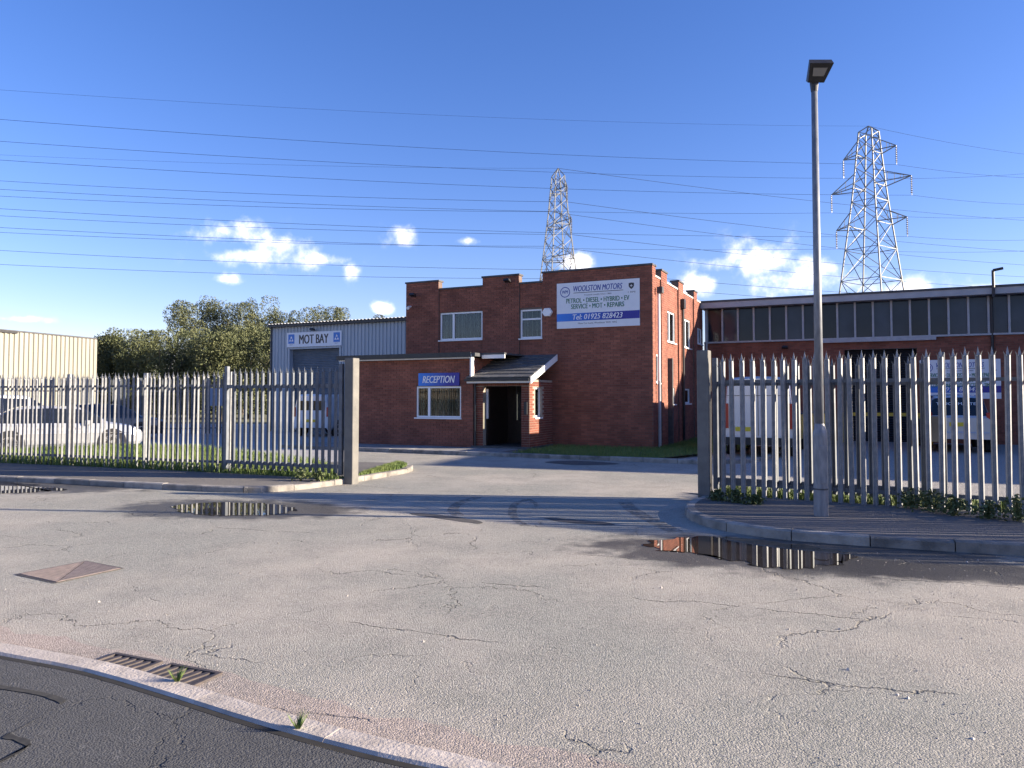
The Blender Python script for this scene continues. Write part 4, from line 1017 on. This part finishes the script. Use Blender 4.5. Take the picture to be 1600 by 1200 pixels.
vp = P(1185, 715, 20.6); q = Vector((vp.x, vp.y))+V*2.5
v1 = vehicle('panel_van', (q.x, q.y), HV, 'pale silver panel van seen from behind, parked beyond the right fence', van_st(), CARBLU, (-1.5, 1.6), .34, cat='van', glass_rng=(.9, 2.0, (.9, 1.7)), pillars=())
for s in (-1, 1): MB().bbox(-2.50, -2.44, s*.86-.06, s*.86+.06, .80, 1.50, .01).build('tail_light', RED, v1)
MB().box(-2.475, -2.455, .10, .62, .72, .84).build('number_plate', PLATE, v1)
MB().box(-2.53, -2.40, -.9, .9, .34, .55).build('bumper', BLACK, v1)
MB().box(-2.462, -2.45, -.008, .008, .6, 2.1).build('door_seam', BLACK, v1); MB().box(-2.462, -2.45, -.85, .85, 1.715, 1.73).build('door_seam', BLACK, v1)
sp_ = P(1500, 708, 22.2); q = Vector((sp_.x, sp_.y))+V*2.15
s1 = vehicle('parked_car', (q.x, q.y), HV, 'silver four-wheel-drive car with lettering across its rear window, parked by the workshop sign', [(-2.15, .84, .5, 1.0, 1.05, .72), (-2.1, .9, .35, 1.02, 1.12, .74), (-1.75, .92, .28, 1.02, 1.66, .66), (-1.6, .92, .26, 1.02, 1.72, .68), (-.5, .92, .26, 1.02, 1.76, .69), (-.4, .92, .26, 1.02, 1.76, .69), (.5, .92, .26, 1.0, 1.72, .68), (.6, .92, .26, 1.0, 1.69, .68), (1.2, .92, .26, .99, 1.16, .70), (1.5, .9, .26, .98, 1.04, .7), (2.1, .8, .3, .85, .9, .6), (2.2, .7, .36, .66, .7, .5)],
             CARSIL, (-1.3, 1.35), .36, glass_rng=(-1.6, 1.2, (.6, 1.3), (-2.1, -1.75)), pillars=(-.45, .55))
for s in (-1, 1): MB().bbox(-2.14, -1.98, s*.80-.10, s*.80+.10, 1.0, 1.22, .02).build('tail_light', RED, s1)
MB().box(-2.175, -2.155, -.26, .26, .80, .92).build('number_plate', PLATE, s1)
MB().bbox(-2.24, -2.05, -.86, .86, .42, .64, .03).build('bumper', CARSIL, s1)
le = text('TRUCK MASTER', 1.15, .09, WHTXT, s1, -1.93, 1.50, 0); le.rotation_euler = (R(-30), 0, -math.pi/2); le.location = (-1.90, 0, 1.44)
wv = empty('skip_bin', (0, 0, 0), 0); bp_ = P(1262, 690, 26.5); wv.location = (bp_.x, bp_.y, .01); wv.rotation_euler = (0, 0, UA); tag(wv, 'yellow open-topped skip bin beside the panel van', 'skip')
MB().add([(-.5, -.35, .12), (.5, -.35, .12), (.5, .35, .12), (-.5, .35, .12), (-.7, -.45, 1.15), (.7, -.45, 1.15), (.7, .45, 1.15), (-.7, .45, 1.15)], [(3, 2, 1, 0), (0, 1, 5, 4), (1, 2, 6, 5), (2, 3, 7, 6), (3, 0, 4, 7)]).build('body', YELLOW, wv)
MB().box(-.74, .74, -.49, -.44, 1.1, 1.2).box(-.74, .74, .44, .49, 1.1, 1.2).box(-.74, -.69, -.44, .44, 1.1, 1.2).box(.69, .74, -.44, .44, 1.1, 1.2).build('rim', BLACK, wv)
MB().box(-.4, -.3, -.3, .3, 0, .12).box(.3, .4, -.3, .3, 0, .12).build('skid', BLACK, wv)
vq = P(495, 678, 31.5); 
v2 = vehicle('small_van', (vq.x+.3, vq.y+1.6), HV+R(12), 'small white van parked in front of the test bay shutter', [(-2.0, .78, .38, 1.05, 1.72, .62), (-1.95, .84, .28, 1.05, 1.80, .66), (.2, .86, .25, 1.02, 1.82, .66), (.3, .86, .25, 1.02, 1.80, .66), (1.0, .86, .25, .98, 1.14, .68), (1.3, .84, .25, .95, 1.0, .66), (1.9, .76, .28, .75, .8, .56), (2.0, .66, .34, .6, .64, .5)], CARWHT, (-1.25, 1.25), .31, cat='van', glass_rng=(.25, 1.0, (.3, 1.1)))
for s in (-1, 1): MB().bbox(-2.02, -1.94, s*.76-.05, s*.76+.05, .85, 1.25, .01).build('tail_light', RED, v2); MB().box(-2.012, -1.99, s*.37-.27, s*.37+.27, 1.12, 1.52).build('rear_window', CGLASS, v2)
MB().box(-2.025, -2.0, -.26, .26, .62, .73).build('number_plate', PLATE, v2)

# ------------------------------------------------------------------ trees
def tree(px, topy, Y, rx, label, mat, n=5200, leaf=.34, seed=0):
    random.seed(seed); top = P(px, topy, Y).z; X = P(px, topy, Y).x
    r = empty('tree', (X, Y, 0), 0, label, 'tree', 'trees behind the sheds')
    tr = MB(); tr.bar((0, 0, -.2), (.1, 0, top*.5), .22, 7, .12)
    for k in range(7):
        a = random.uniform(0, 6.28); tr.bar((.05, 0, top*random.uniform(.2, .45)), (math.cos(a)*rx*.6, math.sin(a)*rx*.5, top*random.uniform(.55, .85)), .09, 5, .03)
    tr.build('trunk', BARK, r)
    cl = []
    for k in range(34):
        t = random.uniform(.10, .95); env = math.sin(math.pi*min(1, t*.85+.12))**.6
        a = random.uniform(0, 6.28); q = random.uniform(.2, 1)*rx*env
        cl.append((math.cos(a)*q, math.sin(a)*q*.8, top*t, random.uniform(.28, .5)*rx*.75, random.uniform(.35, .6)*rx*.85))
    b = MB()
    for k in range(n):
        c_ = random.choice(cl); a = random.uniform(0, 6.28); u = random.uniform(-1, 1); rad = random.uniform(.55, 1.08)**.6
        s_ = math.sqrt(1-u*u); x, y, z = c_[0]+math.cos(a)*s_*c_[3]*rad, c_[1]+math.sin(a)*s_*c_[3]*rad, c_[2]+u*c_[4]*rad
        if z < .3 or z > top*1.03: continue
        l = leaf*random.uniform(.5, 1.15); d1 = Vector((random.gauss(0, 1), random.gauss(0, 1), random.gauss(.6, 1))).normalized()*l; d2 = d1.cross(Vector((random.gauss(0, 1), random.gauss(0, 1), random.gauss(0, 1)))).normalized()*l*.42
        p = Vector((x, y, z)); b.add([p-d1*.5, p+d2*.5, p+d1*.5, p-d2*.5], [(0, 1, 2, 3)])
    b.build('crown', mat, r)
TALL = 'tall grey-green poplar rising behind the lower bushes'; LOWT = 'olive bushy tree in the belt beyond the yard'
for i, (px, ty, Y, rx) in enumerate([(285, 474, 72, 3.0), (330, 470, 74, 3.4), (380, 476, 73, 3.0), (420, 470, 75, 3.2), (465, 478, 74, 3.0), (505, 480, 76, 3.0), (550, 486, 78, 3.0), (600, 497, 84, 3.0)]): tree(px, ty, Y, rx, TALL, LEAFB, 21000, .22, 20+i)
for i, (px, ty, Y, rx) in enumerate([(165, 528, 60, 3.0), (205, 518, 61, 3.2), (250, 520, 58, 3.2), (300, 518, 60, 3.4), (345, 524, 57, 3.2), (390, 514, 60, 3.4), (430, 522, 58, 3.0), (130, 536, 66, 3.0)]): tree(px, ty, Y, rx, LOWT, LEAFA, 20000, .21, 40+i)

# weeds
def weed(p, h, n, label, seed):
    random.seed(seed); b = MB()
    for k in range(n):
        a = random.uniform(0, 6.28); q = abs(random.gauss(0, .5))*h; z = random.uniform(.02, h)*(1-.4*min(1, q/h)); l = random.uniform(.03, .07)
        c_ = Vector((math.cos(a)*q, math.sin(a)*q*.7, z)); d1 = Vector((random.gauss(0, 1), random.gauss(0, 1), random.gauss(.3, .8))).normalized()*l; d2 = d1.cross(Vector((random.gauss(0, 1), random.gauss(0, 1), 1))).normalized()*l*.4
        b.add([c_-d1*.5, c_+d2, c_+d1*.5, c_-d2], [(0, 1, 2, 3)])
    for k in range(8):
        a = random.uniform(0, 6.28); b.bar((0, 0, 0), (math.cos(a)*h*.5, math.sin(a)*h*.4, h*random.uniform(.6, 1)), .004, 3)
    o = b.build('weed', WEEDM); o.location = p; return tag(o, label, 'weed', 'weeds at the fence foot', 'stuff')
wl = 'leafy weed clump growing at the foot of the right fence'
for i, (px, py, h) in enumerate(((1455, 800, .34), (1425, 795, .3), (1490, 806, .28), (1545, 812, .26), (1590, 816, .36), (1120, 783, .18), (1150, 787, .22), (1180, 789, .16))): weed(G(px, py, .1), h, 260, wl, i)
weed(G(500, 752, .09), .22, 140, 'straggly weed beside the left gate post', 77); weed(G(470, 751, .09), .25, 140, 'straggly weed under the left gate leaf', 78)
tw = MB(); random.seed(5)
for k in range(70):
    a = random.uniform(0, 6.28); l = random.uniform(.04, .10); tw.add([(math.cos(a)*.004, math.sin(a)*.004, 0), (-math.cos(a)*.004, -math.sin(a)*.004, 0), (math.sin(a)*l*.6, math.cos(a)*l*.6, l)], [(0, 1, 2)])
for (x, y) in ((466, 1143), (277, 1069)):
    o = link('grass_tuft', tw.mesh('grass_tuft', GRASSM), None, G(x, y, .01)); tag(o, 'bright green grass tuft '+('on the pale kerb away from the drains' if x > 400 else 'sprouting beside a drain grate'), 'grass tuft')

# ------------------------------------------------------------------ pylons and overhead lines
def pylon(px, topy, Y, H_w, ang, label, arms, zb=0):
    top = P(px, topy, Y); r = empty('pylon', (top.x, top.y, 0), ang, label, 'pylon'); H = top.z
    w0, w1, zk = H_w; zk *= H
    def hw(z): return (w0+(w1-w0)*z/zk)/2 if z < zk else w1/2*(1-.45*(z-zk)/(H-zk))
    lv = [0]; z = 0
    while z < H-1.2: z += max(1.5, hw(z)*1.55); lv.append(min(z, H-.6))
    br = MB()
    for sx, sy in ((1, 1), (1, -1), (-1, 1), (-1, -1)):
        lg = MB()
        for a, b_ in zip(lv[:-1], lv[1:]): lg.bar((sx*hw(a), sy*hw(a), a), (sx*hw(b_), sy*hw(b_), b_), .085, 4)
        lg.bar((sx*hw(lv[-1]), sy*hw(lv[-1]), lv[-1]), (0, 0, H), .07, 4)
        lg.build('leg', STEEL, r)
    for a, b_ in zip(lv[:-1], lv[1:]):
        p, q = hw(a), hw(b_)
        for (x0, y0, x1, y1) in ((1, 1, -1, 1), (-1, 1, -1, -1), (-1, -1, 1, -1), (1, -1, 1, 1)):
            br.bar((x0*p, y0*p, a), (x1*q, y1*q, b_), .045, 3); br.bar((x1*p, y1*p, a), (x0*q, y0*q, b_), .045, 3)
            if a > 0 and int(a*10) % 3 == 0: br.bar((x0*p, y0*p, a), (x1*p, y1*p, a), .045, 3)
    br.build('bracing', STEEL, r)
    tips = []
    for (side, zf, ln) in arms:
        z = zf*H; h_ = hw(z); m = MB(); tip = (side*(h_+ln), 0, z+.15)
        for sy in (1, -1):
            m.bar((side*h_, sy*h_, z), tip, .06, 4); m.bar((side*hw(z+1.5), sy*hw(z+1.5), z+1.5), tip, .05, 4)
            for t in (.35, .7): m.bar((side*(h_+ln*t), sy*h_*(1-t), z+.15*t), (side*(h_+ln*t), sy*h_*(1-t)*.9, z+1.5*(1-t)+.15*t), .035, 3)
        m.bar((side*h_, h_, z), (side*h_, -h_, z), .05, 4)
        m.build('crossarm', STEEL, r)
        ins = MB(); 
        for k in range(9): ins.lathe([(.05, 0), (.13, .04), (.05, .09)], 8, 'z', (tip[0], tip[1], tip[2]-.25-k*.19))
        ins.bar(tip, (tip[0], tip[1], tip[2]-2.0), .03, 4); ins.build('insulator', INSUL, r)
        c_, s_ = math.cos(ang), math.sin(ang)
        tips.append(Vector((top.x+tip[0]*c_, top.y+tip[0]*s_, tip[2]-2.0)))
    tips.append(Vector((top.x, top.y, H)))
    return tips
A6 = [(1, .915, 2.2), (-1, .885, 2.0), (1, .80, 3.3), (-1, .74, 3.2), (1, .655, 2.2), (-1, .615, 2.2)]
A1 = math.atan2(-.82, .57)
t1 = pylon(1357, 197, 77, (7.0, 2.4, .76), A1, 'large lattice pylon above the workshop roof', [(1, .90, 2.0), (-1, .90, 2.0), (1, .785, 3.2), (-1, .785, 3.2), (1, .65, 2.3), (-1, .65, 2.3)])
t2 = pylon(872, 263, 91, (6.6, 1.9, .8), R(-68), 'smaller, more distant lattice pylon behind the office roof', [(1, .90, 1.8), (-1, .90, 1.8), (1, .76, 2.6), (-1, .76, 2.6), (1, .62, 2.0), (-1, .62, 2.0)])
def cable(a, b, sag, r=.016, lab='thin overhead power line'):
    m = MB(); n = 14; pts = [a.lerp(b, k/n)-Vector((0, 0, sag*4*(k/n)*(1-k/n))) for k in range(n+1)]; m.path(pts, r, 3)
    return tag(m.build('power_cable', WIREM), lab, 'power line', 'overhead lines strung from the pylons')
CL = 'thin dark overhead power line strung from the large pylon'
for tip, y0, yr in zip(t1, (180, 215, 245, 292, 322, 352, 135), (262, 243, 300, 318, 350, 368, 236)):
    cable(tip, P(-120, y0-3, 50), .7, .015 if y0 > 140 else .009, CL); cable(tip, P(1720, yr+16, 98), .6, .016, CL)
CL2 = 'thin dark overhead power line strung from the distant pylon'
for tip, y0, yr in zip(t2, (275, 300, 330, 357, 384, 407, 236), (398, 420, 436, 455, 470, 485, 350)):
    cable(tip, P(-120, y0, 82), .5, .022 if y0 > 240 else .012, CL2); cable(tip, P(1700, yr, 150), 1.0, .026, CL2)
